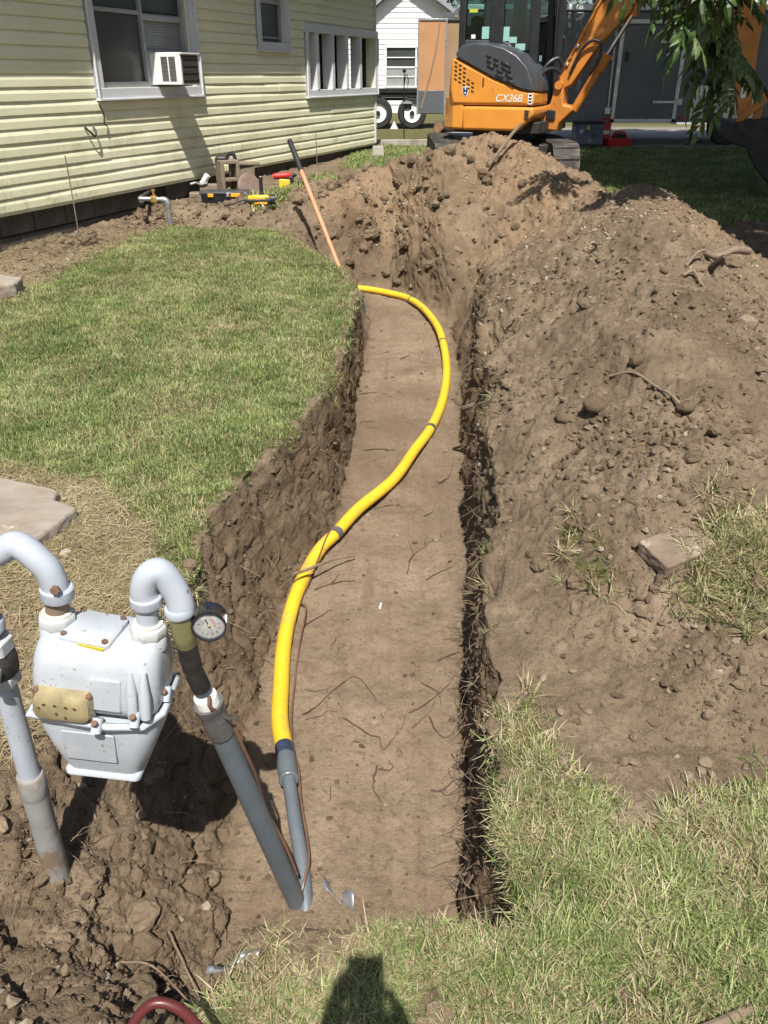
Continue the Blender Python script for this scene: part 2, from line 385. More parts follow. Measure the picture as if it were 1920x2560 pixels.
# outer skirt out to the horizon
def pad(A, l, r): return np.concatenate([l, A, r], 1)
ox = np.array([400, 120, 40, 14, 6, 2.0]); 
PX = pad(GX, GX[:, :1] - ox[None], GX[:, -1:] + ox[::-1][None]); PY = pad(GY, np.repeat(GY[:, :1], 6, 1), np.repeat(GY[:, -1:], 6, 1)); PZ = pad(GZ, np.repeat(base_z(ys)[:, None], 6, 1), np.repeat(base_z(ys)[:, None], 6, 1))
ff = lambda A, v: pad(A, np.full((NR, 6), v), np.full((NR, 6), v))
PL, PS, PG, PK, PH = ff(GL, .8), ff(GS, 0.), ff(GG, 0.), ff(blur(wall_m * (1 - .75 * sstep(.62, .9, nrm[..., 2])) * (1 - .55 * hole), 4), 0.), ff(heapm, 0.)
PF = ff(blur(floor_m, 7), 0.)
oy0 = np.array([-400, -120, -40, -14, -6, -2.5, -.8, -.2]); oy1 = np.array([16.5, 18, 20, 22.5, 26, 32, 45, 80, 160, 400])
def rows(A, f0, f1): return np.concatenate([f0, A, f1], 0)
def rep(A, i, n): return np.repeat(A[i][None], n, 0)
W = PX.shape[1]
x_last = np.sign(np.linspace(-1, 1, W)) * 0 + PX[-1]
PX = rows(PX, rep(PX, 0, 8), rep(PX, -1, 10)); PY = rows(PY, np.repeat(oy0[:, None], W, 1), np.repeat(oy1[:, None], W, 1))
PZ = rows(PZ, np.zeros((8, W)), np.repeat(base_z(oy1)[:, None], W, 1))
gr1 = np.array([[1.0 if (15.25 < yy < 22 and xx > 1.2 + .1 * (22 - yy)) else 0.0 for xx in PX[-1]] for yy in oy1])
PL = rows(PL, rep(PL, 0, 8), .9 * (1 - gr1)); PS = rows(PS, rep(PS, 0, 8), np.zeros((10, W))); PG = rows(PG, np.zeros((8, W)), gr1)
PK = rows(PK, np.zeros((8, W)), np.zeros((10, W))); PH = rows(PH, np.zeros((8, W)), np.zeros((10, W))); PF = rows(PF, np.zeros((8, W)), np.zeros((10, W)))
def grid_mesh(name, X, Y, Z):
    r, c = X.shape; me = bpy.data.meshes.new(name)
    co = np.stack([X, Y, Z], -1).reshape(-1, 3).astype(np.float32)
    idx = np.arange(r * c).reshape(r, c); q = np.stack([idx[:-1, :-1], idx[:-1, 1:], idx[1:, 1:], idx[1:, :-1]], -1).reshape(-1, 4)
    me.vertices.add(len(co)); me.vertices.foreach_set('co', co.ravel())
    me.loops.add(q.size); me.loops.foreach_set('vertex_index', q.ravel().astype(np.int32))
    me.polygons.add(len(q)); me.polygons.foreach_set('loop_start', np.arange(0, q.size, 4, dtype=np.int32)); 
    me.polygons.foreach_set('use_smooth', np.ones(len(q), bool)); me.update(calc_edges=True); me.validate()
    return me
gme = grid_mesh('ground', PX, PY, PZ)
for nm, A in (('lawn', PL), ('straw', PS), ('gravel', PG), ('wall', PK), ('heap', PH), ('bed', PF)):
    at = gme.attributes.new(nm, 'FLOAT', 'POINT'); at.data.foreach_set('value', A.ravel().astype(np.float32))

def ground_material():
    t = NT('ground'); v = t.coord('Object')
    big = t.noise(v, 1.2, 3); mid = t.noise(v, 7, 5, .65); fine = t.noise(v, 52, 4, .72); grit = t.noise(v, 230, 2, .6); med = t.noise(v, 2.6, 4, .62, .4)
    dry = t.ramp(mid, [(.25, (.140, .099, .065, 1)), (.5, (.198, .144, .097, 1)), (.78, (.30, .225, .158, 1))])
    dry = t.mix(t.ramp(med, [(.52, 0.), (.68, .6)]), dry, (.32, .242, .172, 1))
    dry = t.mix(t.ramp(med, [(.33, .6), (.46, 0.)]), dry, (.118, .081, .052, 1))
    sy = t.n('SeparateXYZ'); t.l(v, sy.inputs[0]); dist = t.n('MapRange'); t.l(sy.outputs['Y'], dist.inputs[0]); dist.inputs[1].default_value = 3.5; dist.inputs[2].default_value = 7.5
    far = t.math('MULTIPLY', t.ramp(big, [(.40, .15), (.60, 1.)]), t.attr('heap'))
    dry = t.mix(t.math('MULTIPLY', t.math('MULTIPLY', far, dist.outputs[0]), .6), dry, (.34, .22, .13, 1))
    bed = t.ramp(big, [(.3, (.225, .160, .109, 1)), (.52, (.292, .213, .149, 1)), (.75, (.36, .27, .193, 1))])
    bed = t.mix(t.ramp(med, [(.48, 0.), (.70, .75)]), bed, (.17, .116, .075, 1)); bed = t.mix(t.ramp(mid, [(.58, 0.), (.78, .5)]), bed, (.40, .315, .23, 1))
    mp = t.n('Mapping'); mp.inputs['Scale'].default_value = (11, 1.3, 1.0); t.l(v, mp.inputs[0])
    bed = t.mix(t.ramp(t.noise(mp.outputs[0], 1.0, 3, .6), [(.50, 0.), (.66, .5)]), bed, (.185, .128, .083, 1))
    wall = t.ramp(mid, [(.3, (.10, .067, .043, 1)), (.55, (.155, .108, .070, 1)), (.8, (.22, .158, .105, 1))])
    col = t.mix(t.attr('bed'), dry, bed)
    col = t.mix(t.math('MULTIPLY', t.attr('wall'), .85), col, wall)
    col = t.mix(t.ramp(grit, [(.60, 0.), (.72, .55)]), col, (.40, .325, .245, 1))
    col = t.mix(t.ramp(fine, [(.32, .55), (.50, 0.)]), col, (.10, .068, .043, 1))
    col = t.mix(1.0, col, (.985, 1.01, .985, 1), 'MULTIPLY')
    duff = t.ramp(fine, [(.3, (.14, .10, .062, 1)), (.5, (.26, .19, .115, 1)), (.72, (.42, .33, .21, 1))])
    col = t.mix(t.math('MULTIPLY', t.attr('straw'), .6), col, duff)
    thatch = t.ramp(fine, [(.3, (.05, .05, .02, 1)), (.5, (.12, .115, .045, 1)), (.7, (.24, .205, .10, 1))])
    lw = t.ramp(t.math('ADD', t.attr('lawn'), t.math('MULTIPLY', t.math('SUBTRACT', mid, .5), .8)), [(.3, 0.), (.6, 1.)])
    col = t.mix(lw, col, thatch)
    gcol = t.ramp(grit, [(.3, (.16, .155, .15, 1)), (.5, (.32, .31, .29, 1)), (.7, (.52, .5, .47, 1))])
    col = t.mix(t.attr('gravel'), col, gcol)
    t.l(col, t.p.inputs['Base Color'])
    t.p.inputs['Roughness'].default_value = .95; t.p.inputs['Specular IOR Level'].default_value = .15
    h = t.math('ADD', t.noise(v, 75, 4, .75), t.math('MULTIPLY', t.noise(v, 300, 2, .6), .35))
    t.l(t.bump(h, .75, .014), t.p.inputs['Normal'])
    return t.m
gme.materials.append(ground_material())
ground = bpy.data.objects.new('ground', gme); COL.objects.link(ground); tag(ground, kind='structure')
from mathutils.bvhtree import BVHTree
_co = np.stack([GX, GY, GZ], -1)
def gz(x, y):
    """height of the built ground near x, y"""
    i = int(np.clip(np.searchsorted(ys, y), 2, NR - 3)); w0 = max(0, i - 8); w1 = min(NR, i + 9)
    d2 = (GX[w0:w1] - x) ** 2 + (GY[w0:w1] - y) ** 2; j = np.argpartition(d2.ravel(), 4)[:4]
    return float(GZ[w0:w1].ravel()[j].max())
def gzn(x, y):
    i = int(np.clip(np.searchsorted(ys, y), 2, NR - 3)); w0 = max(0, i - 8); w1 = min(NR, i + 9)
    d2 = (GX[w0:w1] - x) ** 2 + (GY[w0:w1] - y) ** 2; j = np.unravel_index(np.argmin(d2), d2.shape)
    n_ = nrm[w0 + j[0], j[1]]; return float(GZ[w0 + j[0], j[1]]), Vector(n_)

# ------------------------------------------------------------------ scattered cover (grass, crumbs): instanced, nobody could count it
def scatter(name, P, R, S, idx, protos, label=None, cat=None):
    col = bpy.data.collections.new(name + '_kinds')
    for k, o in enumerate(protos):
        o.name = '%s_kind_%02d' % (name, k); col.objects.link(o)
    me = bpy.data.meshes.new(name); me.vertices.add(len(P)); me.vertices.foreach_set('co', np.asarray(P, np.float32).ravel())
    a = me.attributes.new('rot', 'FLOAT_VECTOR', 'POINT'); a.data.foreach_set('vector', np.asarray(R, np.float32).ravel())
    a = me.attributes.new('scl', 'FLOAT', 'POINT'); a.data.foreach_set('value', np.asarray(S, np.float32))
    a = me.attributes.new('idx', 'INT', 'POINT'); a.data.foreach_set('value', np.asarray(idx, np.int32))
    o = bpy.data.objects.new(name, me); COL.objects.link(o); tag(o, label, cat, kind='stuff')
    ng = bpy.data.node_groups.new(name, 'GeometryNodeTree')
    ng.interface.new_socket('Geometry', in_out='INPUT', socket_type='NodeSocketGeometry'); ng.interface.new_socket('Geometry', in_out='OUTPUT', socket_type='NodeSocketGeometry')
    gi = ng.nodes.new('NodeGroupInput'); go = ng.nodes.new('NodeGroupOutput')
    ci = ng.nodes.new('GeometryNodeCollectionInfo'); ci.inputs[0].default_value = col; ci.inputs[1].default_value = True; ci.inputs[2].default_value = True
    ii = ng.nodes.new('GeometryNodeInstanceOnPoints'); ii.inputs['Pick Instance'].default_value = True
    def na(nm, typ):
        x = ng.nodes.new('GeometryNodeInputNamedAttribute'); x.data_type = typ; x.inputs[0].default_value = nm; return x.outputs[0]
    L = ng.links.new
    L(gi.outputs[0], ii.inputs['Points']); L(ci.outputs[0], ii.inputs['Instance'])
    L(na('idx', 'INT'), ii.inputs['Instance Index']); L(na('rot', 'FLOAT_VECTOR'), ii.inputs['Rotation']); L(na('scl', 'FLOAT'), ii.inputs['Scale'])
    L(ii.outputs[0], go.inputs[0])
    md = o.modifiers.new('scatter', 'NODES'); md.node_group = ng
    return o
def sample_ground(weight, n, ymax=99):
    """n random points on the ground grid, chosen by weight x area; returns position and normal"""
    wq = (weight[:-1, :-1] + weight[1:, 1:]) / 2
    e1 = np.hypot(np.hypot(GX[:-1, 1:] - GX[:-1, :-1], GZ[:-1, 1:] - GZ[:-1, :-1]), GY[:-1, 1:] - GY[:-1, :-1])
    e2 = np.hypot(GY[1:, :-1] - GY[:-1, :-1], GZ[1:, :-1] - GZ[:-1, :-1])
    p = (wq * e1 * e2).ravel(); tot = p.sum()
    if tot <= 0: return np.zeros((0, 3)), np.zeros((0, 3))
    q = np.searchsorted(np.cumsum(p) / tot, rng.random(n)); i, j = np.divmod(np.clip(q, 0, p.size - 1), NC - 1)
    a, b = rng.random(n)[:, None], rng.random(n)[:, None]; P = np.stack([GX, GY, GZ], -1)
    pos = (P[i, j] * (1 - a) + P[i, j + 1] * a) * (1 - b) + (P[i + 1, j] * (1 - a) + P[i + 1, j + 1] * a) * b
    return pos, GN[i, j]
def tilt_rot(N, amt, spin):
    """Euler angles that lean an upright thing towards the normal and spin it"""
    rx = -np.arcsin(np.clip(N[:, 1], -1, 1)) * amt; ry = np.arcsin(np.clip(N[:, 0], -1, 1)) * amt
    return np.stack([rx, ry, spin], -1)
in_view = (np.abs(GX) < .50 * np.maximum(GY, .4) + .35).astype(float)

def blade_material(name, cols, straw=False):
    t = NT(name); oi = t.n('ObjectInfo'); geo = t.n('NewGeometry')
    pos = geo.outputs['Position']; patch = t.noise(pos, 2.2, 4); per = t.noise(t.coord('Object'), 55, 2)
    f = t.math('ADD', t.math('MULTIPLY', oi.outputs['Random'], .34), t.math('ADD', t.math('MULTIPLY', patch, .55), t.math('MULTIPLY', t.math('SUBTRACT', per, .5), .9)))
    col = t.ramp(f, [(.27, cols[0]), (.45, cols[1]), (.64, cols[2])])
    t.l(col, t.p.inputs['Base Color']); t.p.inputs['Roughness'].default_value = .5; t.p.inputs['Specular IOR Level'].default_value = .35
    tr = t.n('BsdfTranslucent'); t.l(col, tr.inputs[0]); ms = t.n('MixShader'); ms.inputs[0].default_value = .33
    t.l(t.p.outputs[0], ms.inputs[1]); t.l(tr.outputs[0], ms.inputs[2]); t.l(ms.outputs[0], t.out.inputs[0])
    return t.m
M_GREEN = blade_material('grass_green', [(.11, .16, .044, 1), (.235, .30, .096, 1), (.44, .485, .20, 1)])
M_STRAW = blade_material('grass_dry', [(.25, .195, .10, 1), (.42, .35, .20, 1), (.60, .53, .34, 1)])
def clump(nb, L, W, spread, lean, dry, seed, flat=False):
    r = random.Random(seed); mb = MB()
    for k in range(nb):
        mb.mi = 1 if r.random() < dry else 0
        a = r.uniform(0, 2 * PI); rad = spread * math.sqrt(r.random()); p = Vector((rad * math.cos(a), rad * math.sin(a), -.004 if not flat else r.uniform(.002, .012)))
        h = r.uniform(0, 2 * PI); tl = r.uniform(*lean); ln = r.uniform(*L); w = W * r.uniform(.6, 1.15); bend = r.uniform(.2, 1.1)
        side = Vector((-math.sin(h), math.cos(h), 0)) * w * .5; v = []
        for s in range(3):
            t = s / 3 * ln; th = tl + bend * s / 3
            v += [p - side * (1 - .22 * s), p + side * (1 - .22 * s)]
            p = p + Vector((math.cos(h) * math.sin(th), math.sin(h) * math.sin(th), math.cos(th))) * ln / 3
        v.append(p); mb.add(v, [(0, 1, 3, 2), (2, 3, 5, 4), (4, 5, 6)])
    return bpy.data.objects.new('clump', mb.mesh('clump', [M_GREEN, M_STRAW], 0))
def grass(name, weight, n, protos, smin, smax, label, cat='grass', power=1.0, idx_field=None, cap=None):
    pos, N = sample_ground(weight, n); n = len(pos)
    R = tilt_rot(N, .6, rng.random(n) * 2 * PI); S = smin + (smax - smin) * rng.random(n) ** power
    k = len(protos)
    if idx_field is None: idx = rng.integers(0, k, n)
    else: idx = np.clip((idx_field(pos) + rng.normal(0, .16, n)) * k, 0, k - 1).astype(int)
    return scatter(name, pos, R, S, idx, protos, label, cat)
dryness = lambda P: .36 + .55 * fbm(P[:, 0] * 2.3, P[:, 1] * 2.3, 6.0, 4, .6)
GLB = np.clip(blur(GL, 6), 0, 1) ** 1.6 * (GK < .25)
# short lawn between trench and house
near_left = GLB * (GX < 0.0) * (GX > -5) * (GY > 2.0) * (GY < 8.4) * in_view
lawn_kinds = [clump(26, (.014, .040), .0042, .030, (.2, 1.15), dr, 100 + i) for i, dr in enumerate((.05, .10, .2, .34, .55, .8))]
grass('lawn_grass', near_left * (1 + .6 * (GY < 4)), 18500, lawn_kinds, .55, 1.25, 'short mown green lawn grass between the trench and the house', idx_field=lambda P: dryness(P) + .02)
# coarse mixed grass at the near edge
front_w = GLB * (GY < 1.95) * (GX > -.6) * in_view
front_kinds = [clump(26, (.016, .054), .0027, .030, (.4, 1.5), dr, 200 + i) for i, dr in enumerate((.15, .3, .48, .66, .8, .95))]
grass('coarse_grass', front_w * (1 - .6 * (GY > 1.35)), 5600, front_kinds, .55, 1.3, 'coarse half dry grass along the near end of the trench', idx_field=lambda P: dryness(P) + .03)
# tufts on the heap
tuft_w = GLB * (GX > .25) * (GY > 1.7) * (GY < 8) * in_view
tuft_kinds = [clump(20, (.03, .09), .0036, .02, (.3, 1.4), dr, 300 + i) for i, dr in enumerate((.35, .6, .8, .95))]
grass('turf_tufts', tuft_w, 420, tuft_kinds, .6, 1.3, 'torn half dead turf tufts lying on the spoil heap')
# back lawn
back_w = GL * (GY > 8.2) * in_view
back_kinds = [clump(24, (.03, .07), .010, .07, (.15, .9), dr, 400 + i) for i, dr in enumerate((.0, .04, .1, .2))]
grass('back_lawn_grass', back_w, 14000, back_kinds, .8, 1.5, 'green grass of the back lawn around the excavator')
# hanging turf fringe along the trench rim
rim = np.exp(-((GK - .06) / .07) ** 2) * (np.roll(GL, 6, 1) + np.roll(GL, -6, 1) > .5) * in_view * (GY < 7)
fringe_kinds = [clump(14, (.03, .075), .0032, .016, (.8, 2.2), dr, 500 + i) for i, dr in enumerate((.4, .7, .9))]
grass('rim_grass', rim, 1500, fringe_kinds, .6, 1.2, 'dry grass ends hanging over the trench rim')
# straw litter on the bare ground
straw_w = GS * (GL < .3) * in_view * (GY < 8) * (.3 + 1.2 * np.clip(fbm(GX * 2, GY * 2, 1.0, 2) + .3, 0, 1))
straw_kinds = [clump(9, (.04, .13), .0028, .05, (1.35, 1.62), 1.0, 600 + i, True) for i in range(4)]
grass('straw_litter', straw_w, 3000, straw_kinds, .5, 1.2, 'flattened dead grass stems littering the bare soil by the slab', 'straw')

# crumbs of soil and small stones
def pebble(seed, jag=.45, sub=1):
    bm = bmesh.new(); bmesh.ops.create_icosphere(bm, subdivisions=sub, radius=1.0); r = random.Random(seed)
    sx, sy, sz = r.uniform(.7, 1.3), r.uniform(.6, 1.1), r.uniform(.45, .85)
    for v in bm.verts:
        k = 1 + r.uniform(-jag, jag); v.co = Vector((v.co.x * sx * k, v.co.y * sy * k, v.co.z * sz * k))
    me = bpy.data.meshes.new('pebble'); bm.to_mesh(me); bm.free(); return me
def stone_material(name, cols, rough=.9):
    t = NT(name); oi = t.n('ObjectInfo'); v = t.coord('Object')
    c = t.ramp(oi.outputs['Random'], [(0., cols[0]), (.5, cols[1]), (1., cols[2])])
    c = t.mix(1.0, c, (.985, 1.01, .985, 1), 'MULTIPLY')
    c = t.mix(t.ramp(t.noise(v, 2.3, 5, .65), [(.3, .5), (.6, 0.)]), c, g3(cols[0], .7))
    t.l(c, t.p.inputs['Base Color']); t.p.inputs['Roughness'].default_value = rough; t.p.inputs['Specular IOR Level'].default_value = .2
    t.l(t.bump(t.noise(v, 5, 6, .7), .5, .08), t.p.inputs['Normal'])
    return t.m
M_CLOD = stone_material('soil_clod', [(.15, .105, .068, 1), (.20, .145, .096, 1), (.27, .20, .138, 1)])
M_CLODW = stone_material('moist_clod', [(.105, .072, .046, 1), (.15, .104, .068, 1), (.215, .155, .104, 1)])
M_PEB = stone_material('tan_pebble', [(.21, .148, .10, 1), (.285, .21, .145, 1), (.42, .34, .26, 1)])
M_GRIT = stone_material('pale_chip', [(.30, .215, .135, 1), (.40, .305, .205, 1), (.54, .455, .36, 1)])
def rocks(name, weight, n, m, smin, smax, power, label, cat, kinds=7, jag=.45, sink=.25):
    pr = []
    for k in range(kinds):
        me = pebble(900 + k * 7 + len(name), jag); me.materials.append(m); pr.append(bpy.data.objects.new('k', me))
    pos, N = sample_ground(weight, n); S = smin + (smax - smin) * rng.random(n) ** power
    pos = pos + N * (S * (.45 - sink))[:, None]
    return scatter(name, pos, np.stack([rng.uniform(-.5, .5, n), rng.uniform(-.5, .5, n), rng.random(n) * 2 * PI], -1), S, rng.integers(0, kinds, n), pr, label, cat)
patchy = np.clip(fbm(GX * 1.6, GY * 1.6, 12.0, 3) + .45, .05, 1.2)
soilw = soil * in_view * (1 - floor_m) * (GY < 9.5)
rocks('soil_crumbs', soilw * (heapm + .12) * patchy ** 1.5 / (1 + .25 * GY ** 2), 22000, M_CLOD, .0022, .019, 8.0, 'loose crumbs and clods of dry soil on the spoil heap', 'soil')
rocks('trench_crumbs', in_view * soil * (wall_m * .35 + floor_m * (.11 + 1.1 * np.clip(blur(wall_m, 5) - .04, 0, 1)) + hole * .4) * (GY < 8) / (1 + .25 * GY ** 2), 5500, M_CLODW, .0018, .014, 5.0, 'crumbled moist soil on the trench walls and floor', 'soil')
rocks('heap_pebbles', soilw * heapm * patchy / (1 + .2 * GY ** 2), 1800, M_PEB, .003, .015, 4, 'small tan stones mixed into the spoil heap', 'stones')
rocks('subsoil_chips', soilw * heapm * sstep(3.6, 5.5, GY) * np.clip(fbm(GX * 1.2, GY * 1.2, 3.0, 3) + .25, 0, 1), 5500, M_GRIT, .004, .014, 3, 'pale gravel chips in the yellowish subsoil of the far heap', 'stones')
rocks('yard_pebbles', in_view * (GS * .8 + hole * .35 + .04 * floor_m + .5 * GM) * soil * (GY < 9.5), 2200, M_PEB, .003, .018, 3.0, 'small tan pebbles on the bare ground around the meter', 'stones')
rocks('fine_crumbs', soil * in_view * (1 - .93 * floor_m) * (1 - .6 * GS) * (GY < 4.5) * np.clip(fbm(GX * 3, GY * 3, 5.0, 3) + .7, .15, 1.5) / (1 + .3 * GY ** 2), 42000, M_CLOD, .0009, .0042, 2.2, 'fine crumbly soil covering the dug ground', 'soil', sink=.1)
def lump(seed):
    from mathutils import noise as mn_
    me = pebble(seed, .03, 3)
    for v in me.vertices:
        c = v.co.copy(); v.co *= 1 + .30 * mn_.noise(c * 1.5 + Vector((seed, 0, 0))) + .16 * mn_.noise(c * 4 + Vector((0, seed, 0))) + .07 * mn_.noise(c * 10)
    me.materials.append(M_CLOD); return bpy.data.objects.new('lump', me)
_lw = soil * in_view * (1 - floor_m) * (heapm * np.clip(fbm(GX * 1.3, GY * 1.3, 21.0, 3), 0, 1) * (GY < 6.5) / (1 + .15 * GY ** 2) + .10 * sstep(6.8, 7.6, GY) * (GY < 9.6) * (GX < 1.3) + .5 * hole / 2 + .10 * GM)
_pos, _N = sample_ground(_lw, 620); _S = .012 + .034 * rng.random(620) ** 3.5; _S = _S * np.where(_pos[:, 1] > 6.5, 1.7, 1.0)
scatter('soil_lumps', _pos + _N * (_S * .12)[:, None], np.stack([rng.uniform(-.6, .6, 620), rng.uniform(-.6, .6, 620), rng.random(620) * 6.28], -1), _S, rng.integers(0, 6, 620), [lump(300 + k) for k in range(6)], 'broken lumps of soil half sunk in the dug ground', 'soil')
# dark leaf litter along the foundation
M_LITTER = stone_material('leaf_litter', [(.05, .036, .026, 1), (.11, .078, .05, 1), (.24, .18, .12, 1)])
def litter_leaf(seed):
    r = random.Random(seed); mb = MB(); a = r.uniform(.6, 1); mb.add([(-1, 0, .05), (-.3, .42 * a, .2), (.5, .35 * a, .12), (1, 0, .3), (.4, -.38 * a, .1), (-.4, -.35 * a, .22)], [(0, 1, 2, 5), (2, 3, 4, 5)]); return bpy.data.objects.new('leaf', mb.mesh('leaf', M_LITTER, 0))
_w = in_view * in_poly(GX, GY, [(-6, 4.0), (-3, 4.9), (-2.5, 5.5), (-2.4, 6.8), (-2.0, 8.1), (-1.2, 8.6), (-1.9, 10.2), (-3.2, 8.4), (-7, 5.0)]) * np.clip(fbm(GX * 2, GY * 2, 8.0, 2) + .5, .1, 1)
_p, _n = sample_ground(_w, 2600); _k = len(_p)
scatter('leaf_litter', _p + np.array([0, 0, .003]), tilt_rot(_n, .8, rng.random(_k) * 6.28), .010 + .022 * rng.random(_k) ** 2, rng.integers(0, 4, _k), [litter_leaf(k) for k in range(4)], 'dry leaf litter along the foot of the house wall', 'litter')

# ------------------------------------------------------------------ the yellow house
M_SIDING = None
def siding_material():
    t = NT('yellow_siding'); v = t.coord('Object'); geo = t.n('NewGeometry'); pos = geo.outputs['Position']; oi = t.n('ObjectInfo')
    c = t.ramp(t.noise(pos, 1.7, 4), [(.3, (.78, .75, .525, 1)), (.7, (.86, .84, .62, 1))])
    c = t.mix(t.math('MULTIPLY', oi.outputs['Random'], .18), c, (.60, .56, .35, 1))
    sep = t.n('SeparateXYZ'); t.l(pos, sep.inputs[0])
    low = t.ramp(sep.outputs['Z'], [(.0, 1.), (.45, .0)])   # mildew sits on the lower boards
    lowm = t.n('MapRange'); t.l(sep.outputs['Z'], lowm.inputs[0]); lowm.inputs[1].default_value = 1.45; lowm.inputs[2].default_value = .6; lowm.inputs[3].default_value = 0; lowm.inputs[4].default_value = 1
    stain = t.math('MULTIPLY', t.ramp(t.noise(pos, 2.6, 6, .7), [(.50, 0.), (.72, 1.)]), lowm.outputs[0])
    stain = t.math('MULTIPLY', stain, t.ramp(t.noise(pos, 30, 4, .7), [(.35, 0.1), (.65, 1.)]))
    c = t.mix(t.math('MULTIPLY', stain, .8), c, (.20, .20, .095, 1))
    mp = t.n('Mapping'); mp.inputs['Scale'].default_value = (9, 9, 1.0); t.l(pos, mp.inputs[0])
    streak = t.ramp(t.noise(mp.outputs[0], 1.4, 4, .6), [(.62, 0.), (.8, .30)])
    c = t.mix(streak, c, (.47, .45, .30, 1))
    t.l(c, t.p.inputs['Base Color']); t.p.inputs['Roughness'].default_value = .55; t.p.inputs['Specular IOR Level'].default_value = .3
    t.l(t.bump(t.noise(pos, 3.5, 3), .25, .01), t.p.inputs['Normal'])
    return t.m
M_SIDING = siding_material()
M_TRIM = mat('window_trim', (.62, .635, .66, 1), .45, var=.06, scale=3, spots=[((.45, .44, .40, 1), 9, .68, .1)])
M_FRAMEG = mat('grey_sash', (.33, .34, .35, 1), .45, var=.1)
M_SCREEN = mat('dark_screen', (.055, .062, .06, 1), .35, var=.3, scale=.7, spec=.6)
M_BLIND = mat('blind_slats', (.30, .31, .305, 1), .5, var=.15)
M_DARK = mat('dark_interior', (.03, .028, .026, 1), .9)
M_BLOCK = mat('foundation_block', (.075, .066, .056, 1), .95, var=.4, scale=5, bump=.5, bscale=50, spots=[((.15, .135, .115, 1), 7, .62, .12)])
M_MORTAR = mat('mortar', (.045, .04, .035, 1), .95, var=.3)
M_ROOF = mat('asphalt_shingle', (.10, .095, .09, 1), .95, var=.3, bump=.4)
M_SOFFIT = mat('soffit_paint', (.55, .55, .52, 1), .6)
WANG = math.atan2(-.93337, -.35892)
house = empty('house', (-.1482, 14.8725, 0), (0, 0, WANG))
tag(house, 'pale yellow lap sided house on a dark block foundation beside the lawn', 'house')
HL = 10.4
OPEN = [(5.34, 6.90, 1.389, 2.66), (3.18, 3.80, 1.85, 2.66), (.06, 2.50, 1.31, 2.00)]
# wall sheet behind the boards, left open at the windows
mb = MB()
us = sorted({0.0, HL} | {v for o in OPEN for v in o[:2]}); zs = sorted({.46, 2.85} | {v for o in OPEN for v in o[2:]})
for a, b in zip(us[:-1], us[1:]):
    for c, d in zip(zs[:-1], zs[1:]):
        um, zm = (a + b) / 2, (c + d) / 2
        if any(o[0] < um < o[1] and o[2] < zm < o[3] for o in OPEN): continue
        mb.box((um, -.065, zm), (b - a, .13, d - c))
wall = mb.build('wall', M_SIDING, house, smooth=0)
r_ = random.Random(4); CH = .1022
for k in range(23):
    z0 = .488 + CH * k; spans = [(.05, HL)]
    for (a, b, c, d) in OPEN:
        if z0 + .09 > c - .05 and z0 < d + .05:
            spans = [s for (p, q) in spans for s in ((p, min(q, a - .05)), (max(p, b + .05), q)) if s[1] - s[0] > .03]
    cut = []
    for (p, q) in spans:
        x = p; first = r_.uniform(.8, 3.66)
        while x < q - .01:
            e = min(q, x + first); first = 3.66
            if q - e < .25: e = q
            cut.append((x, e)); x = e
    for (p, q) in cut:
        m = MB(); n = max(2, int((q - p) / .45)); A = []
        ph = r_.uniform(0, 9); dz = [r_.uniform(-.0016, .0016) for _ in range(2)]
        for i in range(n + 1):
            u = p + (q - p) * i / n; wv = .0022 * math.sin(u * 1.9 + ph) + .0012 * math.sin(u * 5.1 + ph * 2); zz = z0 + dz[0] + (dz[1] - dz[0]) * i / n
            A.append([(u, .0010, zz + .110), (u, .0015 + wv, zz + .100), (u, .0150 + wv, zz + .056), (u, .0158 + wv, zz + .004), (u, .0150 + wv, zz), (u, .0005, zz + .001)])
        m.rings(A); m.build('siding_board', M_SIDING, wall, smooth=0)
MB().box((.026, .006, 1.66), (.052, .05, 2.34)).build('corner_trim', M_TRIM, house, .003)
# foundation blocks
fo = MB().box((HL / 2, -.17, .10), (HL, .16, .72)).build('foundation', M_MORTAR, house)
bmesh_block = MB().box((0, 0, 0), (.392, .06, .188)).mesh('block', M_BLOCK)
for row in range(3):
    for i in range(26):
        u = .2 + .4 * i + (.2 if row % 2 else 0); z = .385 - .2 * row
        if u > HL - .2 or (5.82 < u < 6.32 and row < 2): continue
        b = bpy.data.objects.new('block', bmesh_block); COL.objects.link(b); b.parent = fo; b.location = (u, -.083 + r_.uniform(-.004, .004), z)
        mdx = b.modifiers.new('bevel', 'BEVEL'); mdx.width = .006; mdx.segments = 1
MB().box((6.07, -.1, .27), (.34, .05, .44)).build('crawl_opening_shade', M_DARK, house)  # dark sheet stands in for the shade inside the crawlspace opening
# eave and roof
ev = MB(); ev.prism([(.30, 2.775), (-3.6, 2.79), (-3.6, 4.25), (.36, 2.90)], -.35, HL + .3, lambda y, z, u: (u, y, z)); ev.build('roof', M_ROOF, house, smooth=0)
MB().box((HL / 2, .335, 2.84), (HL + .7, .03, .15)).build('fascia', M_TRIM, house, .004)
MB().box((HL / 2, .14, 2.768), (HL + .6, .30, .012)).build('soffit', M_SOFFIT, house)
mb = MB(); mb.prism([(-3.6, 2.79), (-7.5, 2.79), (-3.6, 4.25)], -.35, HL + .3, lambda y, z, u: (u, y, z)); mb.build('roof', M_ROOF, house, smooth=0)
